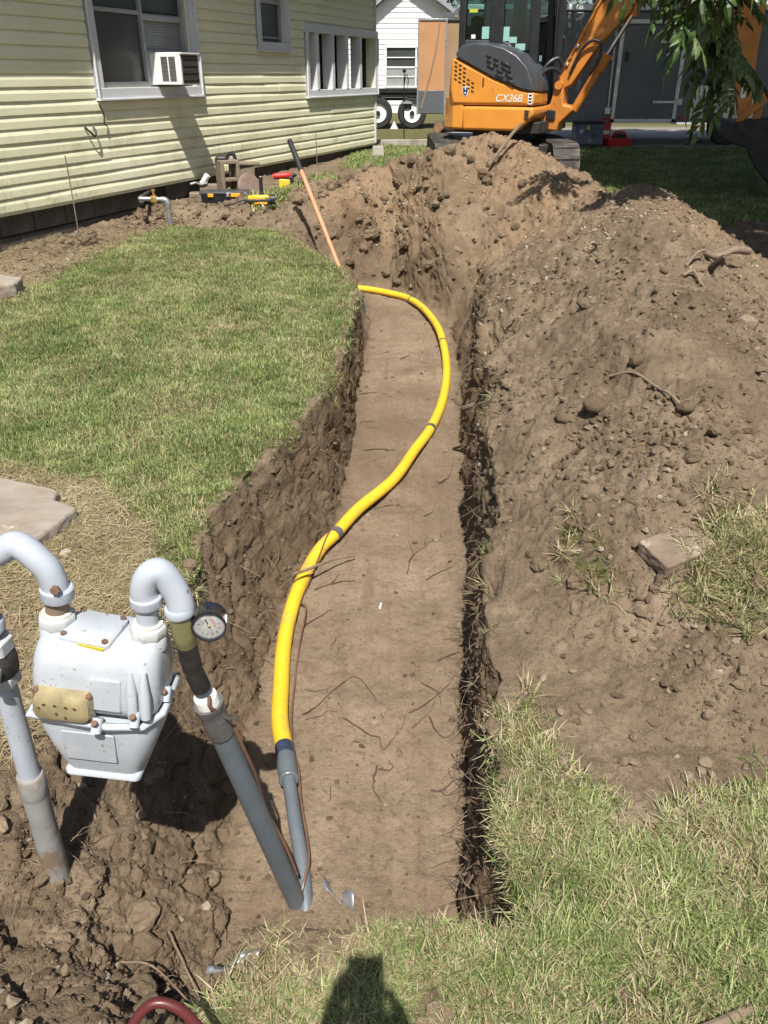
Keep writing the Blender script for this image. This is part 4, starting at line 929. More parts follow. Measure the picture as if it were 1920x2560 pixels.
# ------------------------------------------------------------------ excavator
YAW = math.radians(-24)
M_ORANGE = mat('orange_enamel', (.66, .265, .038, 1), .33, var=.08, scale=5, coat=.25, spots=[((.34, .17, .07, 1), 7, .66, .12)])
M_OR2 = mat('worn_orange', (.50, .185, .028, 1), .45, var=.15, scale=6, spots=[((.16, .10, .06, 1), 9, .60, .12)])
M_HOOD = mat('charcoal_hood', (.052, .056, .064, 1), .42, var=.15, scale=5, spots=[((.12, .11, .10, 1), 6, .6, .2)])
M_CAB = mat('black_cab', (.018, .019, .021, 1), .45, var=.2)
M_RUBBER = mat('muddy_rubber', (.045, .042, .038, 1), .85, var=.35, scale=8, spots=[((.17, .125, .09, 1), 5, .52, .14)], bump=.3)
M_STEEL = mat('dark_steel', (.035, .032, .03, 1), .7, metal=.2, var=.3, scale=8, spots=[((.10, .076, .055, 1), 6, .60, .12)])
M_CHROME = mat('chrome_rod', (.75, .75, .76, 1), .12, metal=1.0, var=.04)
M_DECALW = mat('white_decal', (.78, .78, .76, 1), .5, var=.03)
M_NOTE = mat('pale_note', (.28, .50, .46, 1), .7, var=.05)
M_BLUED = mat('navy_decal', (.03, .035, .10, 1), .4)
def glass_material(name, tint, rough=.03, refl=.10):
    t = NT(name); t.t.nodes.remove(t.p); tr = t.n('BsdfTransparent'); tr.inputs[0].default_value = tint
    gl = t.n('BsdfGlossy'); gl.inputs['Roughness'].default_value = rough; fr = t.n('Fresnel'); fr.inputs[0].default_value = 1.45
    m = t.n('MixShader'); t.l(t.math('ADD', fr.outputs[0], refl - .04), m.inputs[0]); t.l(tr.outputs[0], m.inputs[1]); t.l(gl.outputs[0], m.inputs[2]); t.l(m.outputs[0], t.out.inputs[0]); return t.m
M_GLASS = glass_material('cab_glass', (.40, .56, .53, 1))
exc = empty('mini_excavator', (1.45, 10.93, 0), (0, 0, YAW)); tag(exc, 'orange mini excavator with charcoal hood and cab behind the dirt heap', 'excavator')
S = lambda x, z, y: (x, y, z)
def side(name, poly, y0, y1, m, bevel=.02, parent=None, seg=3):
    return MB().prism(poly, y0, y1, S).build(name, m, parent or exc, bevel, seg=seg)
cw, sw = math.cos(-YAW), math.sin(-YAW)
def uc(x, y, z): return (x * cw - y * sw, x * sw + y * cw, z)              # undercarriage stands square to the yard
ZG = .30
for sx in (-.72, .62):
    tm = MB(); prof = []
    for k in range(40):
        a = 2 * PI * k / 40; cy = .80 if math.cos(a) > 0 else -.80
        prof.append((cy + .25 * math.cos(a), ZG + .26 + .25 * math.sin(a)))
    n = len(prof); v = [uc(sx - .15, p[0], p[1]) for p in prof] + [uc(sx + .15, p[0], p[1]) for p in prof]
    tm.add(v, [tuple(range(n))[::-1], tuple(range(n, 2 * n))] + [(i, (i + 1) % n, n + (i + 1) % n, n + i) for i in range(n)])
    track = tm.build('track', M_RUBBER, exc, smooth=40)
    for k in range(34):
        s = k / 34 * (2 * PI * .25 + 3.2); 
        if s < 1.6: y_, z_, a = -.8 + s, ZG + .51, 0
        elif s < 1.6 + PI * .25: a = (s - 1.6) / .25; y_, z_, a = .8 + .25 * math.sin(a), ZG + .26 + .25 * math.cos(a), -a
        elif s < 3.2 + PI * .25: y_, z_, a = .8 - (s - 1.6 - PI * .25), ZG + .01, 0
        else: a = (s - 3.2 - PI * .25) / .25; y_, z_, a = -.8 - .25 * math.sin(a), ZG + .26 - .25 * math.cos(a), -a
        b = MB(); c0 = uc(sx, y_, z_); b.box((0, 0, 0), (.28, .042, .028)); o = b.build('lug', M_RUBBER, track, .004, seg=1); o.location = c0; o.rotation_euler = (a, 0, -YAW)
MB().add([uc(x, y, z) for z in (ZG + .2, ZG + .48) for y in (-.6, .6) for x in (-.6, .5)], [(0, 2, 3, 1), (4, 5, 7, 6), (0, 1, 5, 4), (2, 6, 7, 3), (0, 4, 6, 2), (1, 3, 7, 5)]).build('track_frame', M_STEEL, exc, .02)
MB().lathe([(.36, ZG + .46), (.36, ZG + .62)], 28).build('turntable', M_STEEL, exc)
side('deck', [(-.40, .90), (.62, .90), (.62, 1.02), (-.40, 1.02)], -.62, .72, M_STEEL, .01)
# body, skirt, counterweight
side('lower_skirt', [(-.262, .930), (.40, .930), (.49, 1.01), (.58, 1.09), (.575, 1.178), (-.262, 1.178)], -.765, -.15, M_ORANGE, .03)
body = side('engine_cover', [(-.40, 1.19), (.57, 1.19), (.56, 1.33), (.40, 1.355), (.09, 1.465), (-.14, 1.565), (-.36, 1.665), (-.42, 1.66), (-.43, 1.35)], -.755, -.10, M_ORANGE, .035)
cwt = MB()
for (y0, y1, x0, x1) in ():
    pass
cwt.rings([[(x, y, z) for (x, y) in ((-.255, -.745), (-.385, -.735), (-.52, -.62), (-.60, -.3), (-.62, .1), (-.58, .5), (-.42, .72), (-.255, .74), (-.255, .3), (-.255, -.3))] for z in (.935, .99, 1.18)] +
          [[(x, y, z) for (x, y) in ((-.30, -.74), (-.40, -.73), (-.51, -.61), (-.585, -.3), (-.605, .1), (-.565, .5), (-.42, .71), (-.30, .73), (-.30, .3), (-.30, -.3))] for z in (1.285,)])
cwt.build('counterweight', M_ORANGE, exc, .025)
side('rear_cover', [(-.50, 1.28), (-.30, 1.28), (-.36, 1.66), (-.48, 1.60)], -.60, .66, M_ORANGE, .03)
hood_poly = [(-.345, 1.668), (-.365, 1.70), (-.30, 1.78), (-.13, 1.805), (.03, 1.79), (.20, 1.75), (.34, 1.68), (.46, 1.57), (.53, 1.43), (.545, 1.335), (.41, 1.357), (.09, 1.467)]
hood = MB().rings([[(x, -.772 + .0, z) for x, z in hood_poly]] + [[(.08 + (x - .08) * k, y, 1.5 + (z - 1.5) * k) for x, z in hood_poly] for (y, k) in ((-.70, 1.035), (-.45, 1.06), (-.12, 1.06))]).build('hood', M_HOOD, exc, .012)
for r in range(4):
    for (xa, xb) in (((0, .055), (.08, .14), (.165, .29)) if r < 2 else (((0, .09), (.115, .19), (.215, .31)) if r == 2 else ((.10, .20), (.225, .335)))):
        xm = (xa + xb) / 2 + .004 * r; MB().box((xm, -.768, 1.688 - .047 * r - .34 * xm - .25 * xm * xm), (xb - xa, .03, .027), (0, .34 + .5 * xm, 0)).build('vent', M_CAB, hood, .004, seg=1)
for r in range(5):
    for c in range(5):
        x = -.36 + c * .052; z = 1.62 - r * .042 - c * .030
        if r < 2 and c > 2: continue
        MB().box((x, -.7555, z), (.034, .01, .013), (0, .4, 0)).build('vent', M_CAB, body)
MB().box((-.03, -.7555, 1.42), (.016, .008, .09)).build('latch', M_CAB, body, .003)
def decal(me, x, z, y=-.7575, rot=0):
    o = bpy.data.objects.new(me.name, me); COL.objects.link(o); o.parent = body; o.location = (x, y, z); o.rotation_euler = (PI / 2, 0, 0); return o
decal(text_mesh('CX36B', .105, M_DECALW, .0015, 'lettering', .25), .275, 1.262)
sh = MB(); sh.prism([(-.036, .05), (.036, .05), (.034, -.01), (.02, -.04), (0, -.055), (-.02, -.04), (-.034, -.01)], 0, .003, lambda u, v, w: (u - .235, -.7555 - w, v + 1.33)); sh.build('emblem', M_DECALW, body)
sh = MB(); sh.prism([(-.029, .042), (-.008, .042), (-.006, .015), (.006, .015), (.008, .042), (.029, .042), (.027, -.008), (.016, -.033), (0, -.046), (-.016, -.033), (-.027, -.008)], 0, .002, lambda u, v, w: (u - .235, -.7590 - w, v + 1.33)); sh.build('emblem_field', M_BLUED, body)
MB().prism([(-.009, -.012), (.009, -.012), (.007, .004), (0, .008), (-.007, .004)], 0, .002, lambda u, v, w: (u - .235, -.7615 - w, v + 1.318)).build('emblem_figure', M_DECALW, body)
MB().box((.525, -.757, 1.262), (.05, .004, .11)).build('warning_label', M_DECALW, body)
for k in range(3): MB().box((.525, -.7598, 1.295 - .033 * k), (.034, .002, .018)).build('label_print', M_CAB, body)
for k in range(4): MB().box((.50, -.768, 1.140 - .026 * k), (.05, .01, .013), (0, .12, 0)).build('vent', M_CAB, exc)
# cab
cabz0, cabz1 = 1.02, 2.86
def post(x0, x1, y, z0=cabz0, z1=cabz1, w=.07, dx=0.0):
    MB().hexa([(x0, y - w / 2, z0), (x1, y - w / 2, z0), (x1, y + w / 2, z0), (x0, y + w / 2, z0), (x0 + dx, y - w / 2, z1), (x1 + dx, y - w / 2, z1), (x1 + dx, y + w / 2, z1), (x0 + dx, y + w / 2, z1)]).build('cab_post', M_CAB, exc, .012)
for y in (-.28, .62):
    post(-.50, -.42, y); post(-.13, .03, y, w=.06); post(.37, .47, y, dx=-.06)
side('cab_side', [(-.49, 1.0), (.43, 1.0), (.45, 1.70), (.23, 1.71), (.12, 1.80), (.03, 1.84), (-.49, 1.855)], -.30, -.255, M_HOOD, .01)
side('cab_side', [(-.49, 1.0), (.43, 1.0), (.43, 1.50), (-.49, 1.70)], .60, .64, M_HOOD, .01)
side('cab_roof', [(-.52, 2.82), (.45, 2.80), (.43, 2.93), (-.5, 2.95)], -.33, .67, M_CAB, .03)
MB().box((-.46, .17, 1.5), (.06, .84, 1.0)).build('cab_rear', M_CAB, exc, .01)
MB().box((-.275, -.272, 2.33), (.29, .008, .96)).build('pane', M_GLASS, exc); MB().box((.185, -.272, 2.30), (.36, .008, 1.12)).build('pane', M_GLASS, exc)
MB().box((-.275, .618, 2.33), (.29, .008, .96)).build('pane', M_GLASS, exc); MB().box((.185, .618, 2.2), (.36, .008, 1.2)).build('pane', M_GLASS, exc)
MB().hexa([(.440, -.25, 1.15), (.446, -.25, 1.15), (.446, .6, 1.15), (.440, .6, 1.15), (.385, -.25, 2.8), (.391, -.25, 2.8), (.391, .6, 2.8), (.385, .6, 2.8)]).build('windscreen', M_GLASS, exc)
for (x, z, w, h) in ((-.185, 1.92, .085, .12), (-.03, 1.94, .07, .05), (.055, 1.905, .085, .14), (.145, 1.845, .09, .06), (.235, 1.775, .115, .065)):
    MB().box((x, -.279, z), (w, .003, h)).build('note', M_NOTE, exc)
MB().box((.452, -.16, 1.66), (.003, .10, .06)).build('note', M_NOTE, exc)
MB().box((-.34, -.279, 2.14), (.10, .003, .035)).build('sticker', mat('yellow_sticker', (.5, .5, .05, 1), .6), exc)
MB().box((-.33, -.279, 1.885), (.05, .003, .04)).build('sticker', M_DECALW, exc)
st = MB(); st.box((-.20, .18, 1.42), (.46, .46, .14)); st.box((-.36, .18, 1.78), (.13, .44, .66), (0, -.16, 0)); st.build('seat', M_CAB, exc, .05)
MB().tube(spline([(.16, -.05, 1.42), (.17, -.05, 1.75), (.12, -.06, 2.02)], 5), .02, 8).build('lever', M_CAB, exc)
MB().tube(spline([(.50, .60, 1.36), (.56, .60, 1.42), (.55, .60, 1.8), (.52, .60, 1.9), (.46, .60, 1.92)], 6), .013, 8).build('grab_rail', M_CAB, exc)
post(.44, .52, .60, z0=1.1, w=.05)
# swing bracket, boom, arm, bucket
side('swing_bracket', [(.42, 1.00), (.50, 1.17), (.61, 1.19), (.655, 1.39), (.70, 1.43), (.745, 1.39), (.77, 1.19), (.86, 1.18), (.885, 1.13), (.74, 1.0), (.72, .91), (.46, .93)], -.18, .10, M_OR2, .02)
MB().box((.635, -.19, 1.08), (.11, .02, .11)).build('bracket_hole', M_CAB, exc, .02)
c = MB(); c.cyl((.70, -.22, 1.39), (.70, .14, 1.39), .045, n=18); c.build('pin', M_OR2, exc)
boom = side('boom', [(.655, 1.44), (.69, 1.54), (.93, 1.99), (1.07, 2.30), (1.35, 2.75), (1.75, 3.0), (2.38, 2.99), (2.44, 2.84), (1.8, 2.74), (1.6, 2.52), (1.46, 2.22), (1.38, 2.08), (1.10, 1.80), (.83, 1.40), (.76, 1.36), (.69, 1.37)], -.12, .06, M_OR2, .012)
def seg2(name, a, b, r, m, y=-.03, parent=None): return MB().cyl((a[0], y, a[1]), (b[0], y, b[1]), r, n=18).build(name, m, parent or exc)
seg2('boom_cylinder', (.87, 1.13), (1.16, 1.66), .048, M_OR2); seg2('cylinder_gland', (1.10, 1.55), (1.18, 1.70), .062, M_OR2); seg2('cylinder_rod', (1.15, 1.64), (1.43, 2.13), .026, M_CHROME)
seg2('cylinder_eye', (1.40, 2.07), (1.46, 2.18), .05, M_OR2)
MB().tube(spline([(.80, -.14, 1.50), (.90, -.16, 1.72), (1.02, -.17, 1.83), (1.12, -.16, 1.80), (1.12, -.15, 1.66), (1.03, -.15, 1.50)], 6), .016, 8).build('hose', M_CAB, exc)
MB().tube(spline([(.50, -.24, 1.36), (.40, -.30, 1.24), (.48, -.28, 1.45), (.56, -.24, 1.60), (.66, -.18, 1.66), (.72, -.15, 1.58)], 6), .022, 8).build('hose', M_CAB, exc)
MB().tube(spline([(.52, -.24, 1.30), (.47, -.28, 1.38), (.53, -.27, 1.52), (.62, -.22, 1.56), (.70, -.16, 1.52)], 6), .02, 8).build('hose', M_CAB, exc)
MB().tube(spline([(.72, -.135, 1.56), (.95, -.14, 1.98), (1.12, -.14, 2.30), (1.4, -.14, 2.68)], 5), .013, 8).build('hose', M_OR2, exc)
for (x, z) in ((.76, 1.60), (.86, 1.78), (.79, 1.67)): MB().box((x, -.13, z), (.035, .03, .03), (0, -.9, 0)).build('hose_clamp', M_CHROME, exc, .004)
arm = side('arm', [(2.18, 2.95), (2.35, 2.19), (2.50, 1.71), (2.655, 1.12), (2.70, 1.06), (2.77, 1.06), (2.79, 1.12), (2.745, 1.71), (2.74, 2.3), (2.60, 3.0), (2.42, 3.12), (2.26, 3.08)], -.11, .05, M_OR2, .012)
MB().prism([(-.028, .07), (-.02, .085), (.02, .085), (.028, .07), (.028, -.07), (.02, -.085), (-.02, -.085), (-.028, -.07)], 0, .003, lambda u, v, w: (2.69 + u, -.1115 - w, 1.36 + v)).build('warning_label', M_DECALW, arm)
MB().box((2.69, -.1165, 1.36), (.02, .002, .09)).build('label_print', M_RED, arm)
seg2('bucket_cylinder', (2.86, 2.75), (2.93, 1.62), .055, M_OR2); seg2('cylinder_rod', (2.93, 1.66), (2.95, 1.32), .03, M_CHROME)
side('bucket_link', [(2.655, 1.06), (2.70, 1.02), (2.97, 1.26), (2.98, 1.33), (2.92, 1.36), (2.86, 1.30)], -.15, -.11, M_OR2, .008); side('bucket_link', [(2.655, 1.06), (2.70, 1.02), (2.97, 1.26), (2.98, 1.33), (2.92, 1.36), (2.86, 1.30)], .05, .09, M_OR2, .008)
side('bucket_link', [(2.83, 1.25), (2.92, 1.28), (2.89, .98), (2.82, .98)], -.09, .03, M_OR2, .008)
bk = [(2.31, 1.17), (2.37, 1.04), (2.48, .94), (2.64, .85), (2.82, .80), (2.96, .60), (3.10, .46), (3.28, .42), (3.40, .56), (3.36, .80), (3.20, 1.0), (2.98, 1.09), (2.74, 1.06), (2.62, 1.02)]
bucket = side('bucket', bk, -.30, .24, M_STEEL, .02)
for y in (-.28, -.15, -.03, .10, .22): MB().prism([(2.33, 1.14), (2.37, 1.08), (2.24, 1.30)], y - .025, y + .025, S).build('tooth', M_STEEL, bucket)

# ------------------------------------------------------------------ cargo trailer, flatbed, white house
M_TGREY = mat('charcoal_trailer_skin', (.105, .117, .13, 1), .38, var=.10, scale=1.2, coat=.15, spots=[((.15, .155, .16, 1), .8, .55, .2)])
M_ALU = mat('aluminium_trim', (.52, .53, .54, 1), .35, metal=.7, var=.12, scale=6)
M_PLY = mat('plywood', (.47, .245, .115, 1), .7, var=.14, scale=2.5, spots=[((.30, .16, .08, 1), 3, .62, .1)])
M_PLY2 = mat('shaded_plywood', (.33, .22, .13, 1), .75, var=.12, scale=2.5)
M_WPAINT = mat('white_paint', (.80, .80, .79, 1), .6, var=.03)
M_TYRE = mat('tyre_rubber', (.025, .025, .026, 1), .8, var=.2)
trailer = empty('cargo_trailer', (1.3, 16.0, .37)); tag(trailer, 'charcoal enclosed cargo trailer with framed side door behind the excavator', 'trailer')
L_ = 8.6; Z0, Z1 = .38, 2.07
MB().box((L_ / 2, 1.05, (Z0 + Z1) / 2), (L_, 2.1, Z1 - Z0)).build('box', M_TGREY, trailer, .03)
MB().box((L_ / 2, 1.05, Z1 + .055), (L_ + .04, 2.14, .09)).build('roof_trim', M_WPAINT, trailer, .02)
MB().box((L_ / 2, -.008, Z0 + .03), (L_ + .02, .03, .07)).build('bottom_rail', M_TGREY, trailer, .005)
for x in (1.05, 2.27, 5.0, 6.2, 7.4): MB().box((x, -.004, (Z0 + Z1) / 2), (.035, .012, Z1 - Z0 - .1)).build('seam_strip', M_TGREY, trailer, .003)
rv = MB().lathe([(.012, 0), (.010, .005), (.004, .007)], 8, (0, 0, 0), (0, -1, 0)).mesh('rivet', M_ALU)
for x in (1.05, 2.27, .5, 1.65):
    for k in range(9):
        o = bpy.data.objects.new('rivet', rv); COL.objects.link(o); o.parent = trailer; o.location = (x + (.03 if k % 2 else -.02), -.010, .52 + k * .18)
dr = empty('side_door', (3.32, -.012, 0), parent=trailer)
MB().box((0, 0, 1.14), (1.02, .02, 1.44)).build('door_skin', M_TGREY, dr, .004)
for (c, d) in (((-.545, -.012, 1.15), (.07, .035, 1.56)), ((.545, -.012, 1.15), (.07, .035, 1.56)), ((0, -.012, .40), (1.16, .035, .07)), ((0, -.012, 1.92), (1.16, .035, .07))): MB().box(c, d).build('door_frame', M_ALU, dr, .005)
MB().box((.36, -.03, .70), (.46, .02, .045)).build('hinge_strap', M_ALU, dr, .005); MB().box((.60, -.03, .70), (.10, .03, .10)).build('hinge_plate', M_ALU, dr, .005)
MB().box((.36, -.03, 1.62), (.46, .02, .045)).build('hinge_strap', M_ALU, dr, .005)
MB().box((-.42, -.03, 1.40), (.06, .03, .14)).build('latch', M_CAB, dr, .01); MB().cyl((.26, -.02, 1.44), (.26, -.05, 1.44), .035, n=14).build('lock', M_ALU, dr)
MB().box((-.80, -.03, 1.37), (.26, .05, .05)).build('cam_bar', M_ALU, trailer, .01).location = (3.32, -.01, 0)
MB().cyl((2.68, -.03, .5), (2.66, -.03, 1.9), .016, n=10).build('lock_rod', M_ALU, trailer); MB().box((2.67, -.03, .56), (.10, .05, .12)).build('rod_bracket', M_ALU, trailer, .01)
MB().box((4.75, -.012, .70), (1.1, .02, .52)).build('stone_guard', M_ALU, trailer, .004); MB().box((4.17, -.014, .68), (.05, .03, .60)).build('corner_post', M_ALU, trailer, .004)
MB().box((4.02, -.02, .44), (.10, .02, .05)).build('marker_light', M_RED, trailer, .008)
def wheel(name, parent, loc, R, rimm, w=.22):
    e = empty(name, loc, parent=parent)
    MB().lathe([(R * .62, -w / 2), (R * .90, -w / 2), (R, -w * .33), (R, w * .33), (R * .90, w / 2), (R * .62, w / 2), (R * .62, -w / 2)], 36, (0, 0, 0), (0, 1, 0), cap=False).build('tyre', M_TYRE, e)
    MB().lathe([(R * .62, -.07), (R * .58, -.095), (R * .50, -.06), (R * .25, -.05), (R * .22, -.075), (R * .05, -.09)], 28, (0, 0, 0), (0, 1, 0)).build('rim', rimm, e)
    MB().lathe([(R * .17, -.06), (R * .15, -.12), (R * .02, -.125)], 14, (0, 0, 0), (0, 1, 0)).build('hub', M_CAB, e)
    for k in range(6): MB().cyl((R * .36 * math.cos(k * PI / 3), -.05, R * .36 * math.sin(k * PI / 3)), (R * .36 * math.cos(k * PI / 3), -.068, R * .36 * math.sin(k * PI / 3)), R * .06, n=8).build('rim_hole', M_CAB, e)
    return e
for x in (4.9, 5.8): wheel('wheel', trailer, (x, .15, .32), .33, M_ALU)
MB().cyl((4.35, .3, 0), (4.35, .3, .4), .03, n=10).build('jack_leg', M_CAB, trailer); MB().box((4.35, .3, .015), (.16, .16, .03)).build('jack_foot', M_CAB, trailer, .005)
# open rear doors showing their plywood lining
d1 = empty('rear_door', (-.47, -.05, 0), parent=trailer)
MB().box((0, 0, 1.22), (.46, .03, 1.42)).build('lining', M_PLY, d1, .004); MB().box((0, -.002, .58 + .14 - .02), (.46, .05, .36)).build('kick_plate', M_TGREY, d1, .004).location = (0, 0, -.0)
for s in (-.24, .235): MB().box((s, -.005, 1.22), (.025, .05, 1.44)).build('door_edge', M_ALU, d1, .003)
MB().box((0, -.005, 1.945), (.50, .05, .03)).build('door_edge', M_ALU, d1, .003)
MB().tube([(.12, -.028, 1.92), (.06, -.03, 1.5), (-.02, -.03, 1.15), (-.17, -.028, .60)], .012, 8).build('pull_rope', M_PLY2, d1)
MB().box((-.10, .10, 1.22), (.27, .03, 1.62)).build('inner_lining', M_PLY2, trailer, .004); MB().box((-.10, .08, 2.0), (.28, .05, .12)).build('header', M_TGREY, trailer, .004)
for k in range(2): MB().box((-.08 + .03 * k, .05, 2.0), (.02, .01, .03)).build('marker_light', M_YPAINT, trailer)
# flatbed with white spoked wheels
flat = empty('flatbed_trailer', (0.26, 21.0, .37)); tag(flat, 'black flatbed trailer on two white rimmed wheels by the white house', 'trailer')
MB().box((-1.6, .9, .74), (6.0, 2.0, .16)).build('deck', M_CAB, flat, .01); MB().box((-1.6, -.10, .80), (6.0, .06, .10)).build('rub_rail', M_CAB, flat, .01)
MB().box((-.05, .25, .62), (2.0, .5, .05)).build('fender', M_CAB, flat, .02)
for x in (-.40, .395): wheel('wheel', flat, (x, .0, .335), .335, M_WPAINT)
MB().prism([(-.09, 0), (.09, 0), (0, .17)], -.1, .1, lambda u, v, w: (u - .02, w + .05, v)).build('wheel_chock', M_WPAINT, flat)
# white house beyond
wh = empty('white_house', (0.84, 30.0, .37)); tag(wh, 'white board sided house with grey gable roof beyond the trailers', 'house')
mb = MB(); mb.prism([(-5.2, 0), (1.16, 0), (1.16, 2.93), (-.14, 3.75), (-1.18, 2.90), (-5.2, 2.9)], 0, .2, lambda u, v, w: (u, w, v)); whw = mb.build('wall', M_WPAINT, wh, smooth=0)
for k in range(22):
    z = .25 + .145 * k; hw = 1.14 if z < 2.9 else max(.1, (3.72 - z) * 1.45); x0 = -5.2 if z < 2.78 else -.08 - hw * .7; x1 = 1.14 if z < 2.86 else -.08 + hw * .9
    MB().add([(x0, -.004, z + .15), (x1, -.004, z + .15), (x1, -.022, z), (x0, -.022, z), (x0, 0, z), (x1, 0, z)], [(0, 1, 2, 3), (3, 2, 5, 4)]).build('clapboard', M_WPAINT, whw, smooth=0)
M_RGREY = mat('grey_roofing', (.30, .30, .33, 1), .8, var=.15)
MB().prism([(1.42, 2.78), (1.40, 2.92), (-.14, 3.92), (-.14, 3.76)], -.35, 6, lambda u, v, w: (u, w, v)).build('roof', M_RGREY, wh, smooth=0)
MB().prism([(-1.42, 2.76), (-1.40, 2.90), (-.14, 3.92), (-.14, 3.76)], -.35, 6, lambda u, v, w: (u, w, v)).build('roof', M_RGREY, wh, smooth=0)
MB().prism([(.2, 2.6), (.2, 2.75), (4.5, 4.2), (4.5, 4.0)], -5.4, -1.2, lambda v, z, u: (u, v, z)).build('roof', M_RGREY, wh, smooth=0)
MB().box((-2.0, 3, 1.45), (6.3, 5.5, 2.9)).build('rear_block', M_WPAINT, wh)
ww = empty('window', (-.10, -.03, 1.34), parent=wh)
MB().box((0, .01, 0), (1.36, .02, 1.14)).build('pane', M_SCREEN, ww)
for (c, d) in (((0, -.02, .27), (1.3, .03, .03)), ((0, -.02, -.01), (1.3, .03, .05)), ((0, -.02, -.28), (1.3, .03, .03)), ((.30, -.02, 0), (.05, .03, 1.1)), ((0, -.02, -.57), (1.40, .06, .05)), ((0, -.02, .57), (1.40, .06, .05)), ((-.68, -.02, 0), (.05, .05, 1.14)), ((.68, -.02, 0), (.05, .05, 1.14))): MB().box(c, d).build('sash_bar', M_WPAINT, ww, .004)
MB().box((-.18, -.006, -.29), (.92, .012, .50)).build('blind', M_BLIND, ww); MB().box((.5, -.006, .12), (.34, .012, .28)).build('blind', mat('pale_curtain', (.6, .6, .66, 1), .8), ww)
MB().box((.5, -.006, -.29), (.34, .012, .5)).build('blind', M_BLIND, ww)
# low grey shed glimpsed at the far right
shd = empty('grey_shed', (9.8, 24, .37)); tag(shd, 'pale grey shed glimpsed behind the excavator arm at the right edge', 'shed')
MB().box((0, 0, 1.1), (4.5, 2.0, 2.2)).build('wall', mat('pale_grey_wall', (.42, .44, .47, 1), .7), shd); MB().prism([(-1.3, 2.2), (1.3, 2.2), (0, 2.9)], -2.5, 2.5, lambda u, v, w: (w, u, v)).build('roof', M_RGREY, shd); MB().box((-.9, -1.02, .95), (.9, .05, 1.9)).build('door', M_WPAINT, shd, .01)
# shepherd hook with hanging feeder
hk = empty('shepherd_hook', (.382, 16.78, .37)); tag(hk, 'thin black shepherd hook pole with hanging feeder by the house corner', 'garden hook')
MB().tube([(0, 0, -.05), (-.012, 0, .6), (-.012, 0, 1.17)], .010, 8).build('pole', M_CAB, hk)
MB().tube(spline([(-.012, 0, .95), (.02, 0, 1.12), (.05, 0, 1.10), (.065, 0, 1.0), (.05, 0, .97)], 6), .008, 8).build('hook', M_CAB, hk)
MB().lathe([(.03, 1.16), (.035, 1.20), (.01, 1.23)], 12, (-.012, 0, 0)).build('finial', M_CAB, hk)
MB().lathe([(.02, 0), (.15, .01), (.15, .03), (.02, .035)], 20, (0, 0, -.01)).build('foot', M_CAB, hk)
fd = MB(); fd.lathe([(.03, .53), (.07, .55), (.085, .64), (.13, .655), (.02, .70)], 18, (.055, -.02, 0)); fd.build('feeder', mat('grey_tin', (.20, .205, .21, 1), .5), hk); MB().cyl((.055, -.02, .68), (.055, 0, .98), .004, n=6).build('chain', M_CAB, hk)
# tool boxes by the trailer
jb = empty('job_box', (3.50, 15.25, .37)); tag(jb, 'grey slope fronted tool chest standing on the gravel edge', 'tool chest')
M_JB = mat('slate_plastic', (.085, .10, .125, 1), .5, var=.12)
MB().prism([(-.16, .07), (.16, .07), (.16, .40), (-.04, .40)], -.25, .25, lambda y, z, x: (x, y, z)).build('body', M_JB, jb, .015); MB().box((0, -.02, .035), (.54, .34, .07)).build('base', M_CAB, jb, .01)
MB().box((0, .05, .41), (.52, .24, .03)).build('lid', M_CAB, jb, .01); MB().box((-.02, -.075, .33), (.05, .03, .07), (-.35, 0, 0)).build('label', mat('yellow_label', (.5, .38, .08, 1), .6), jb); MB().box((.09, -.11, .22), (.03, .03, .06)).build('latch', M_CAB, jb)
M_REDP = mat('red_plastic', (.50, .022, .02, 1), .4, var=.1)
rb = empty('red_tool_case', (3.84, 15.45, .37)); tag(rb, 'upright red tool case between the grey chest and the caddy', 'tool case')
MB().box((0, 0, .20), (.16, .22, .40)).build('shell', M_REDP, rb, .02); MB().tube(spline([(-.06, 0, .39), (-.06, 0, .45), (.06, 0, .45), (.06, 0, .39)], 5), .016, 8).build('handle', M_REDP, rb); MB().box((0, -.115, .25), (.10, .01, .06)).build('label', M_DECALW, rb)
rc = empty('red_caddy', (4.02, 15.15, .37)); tag(rc, 'low red carry caddy with arched handle on the gravel', 'caddy')
c = MB(); c.rings([rrect(.38, .20, .03, .0), rrect(.42, .24, .03, .16), rrect(.40, .22, .03, .16), rrect(.36, .18, .03, .03)], True); c.build('tray', M_REDP, rc, .004)
MB().tube(spline([(-.17, 0, .12), (-.10, 0, .24), (-.05, 0, .26), (.05, 0, .26), (.10, 0, .24), (.17, 0, .12)], 5), .018, 10).build('handle', M_REDP, rc)
bg = MB(); bg.rings([rrect(.26, .2, .09, 0), rrect(.34, .26, .1, .07), rrect(.30, .22, .1, .17), rrect(.16, .12, .05, .22)]); o = bg.build('tool_bag', M_CAB, None, subsurf=1, smooth=80); o.location = (4.12, 15.55, .37); tag(o, 'slumped black tool bag behind the red caddy', 'bag')
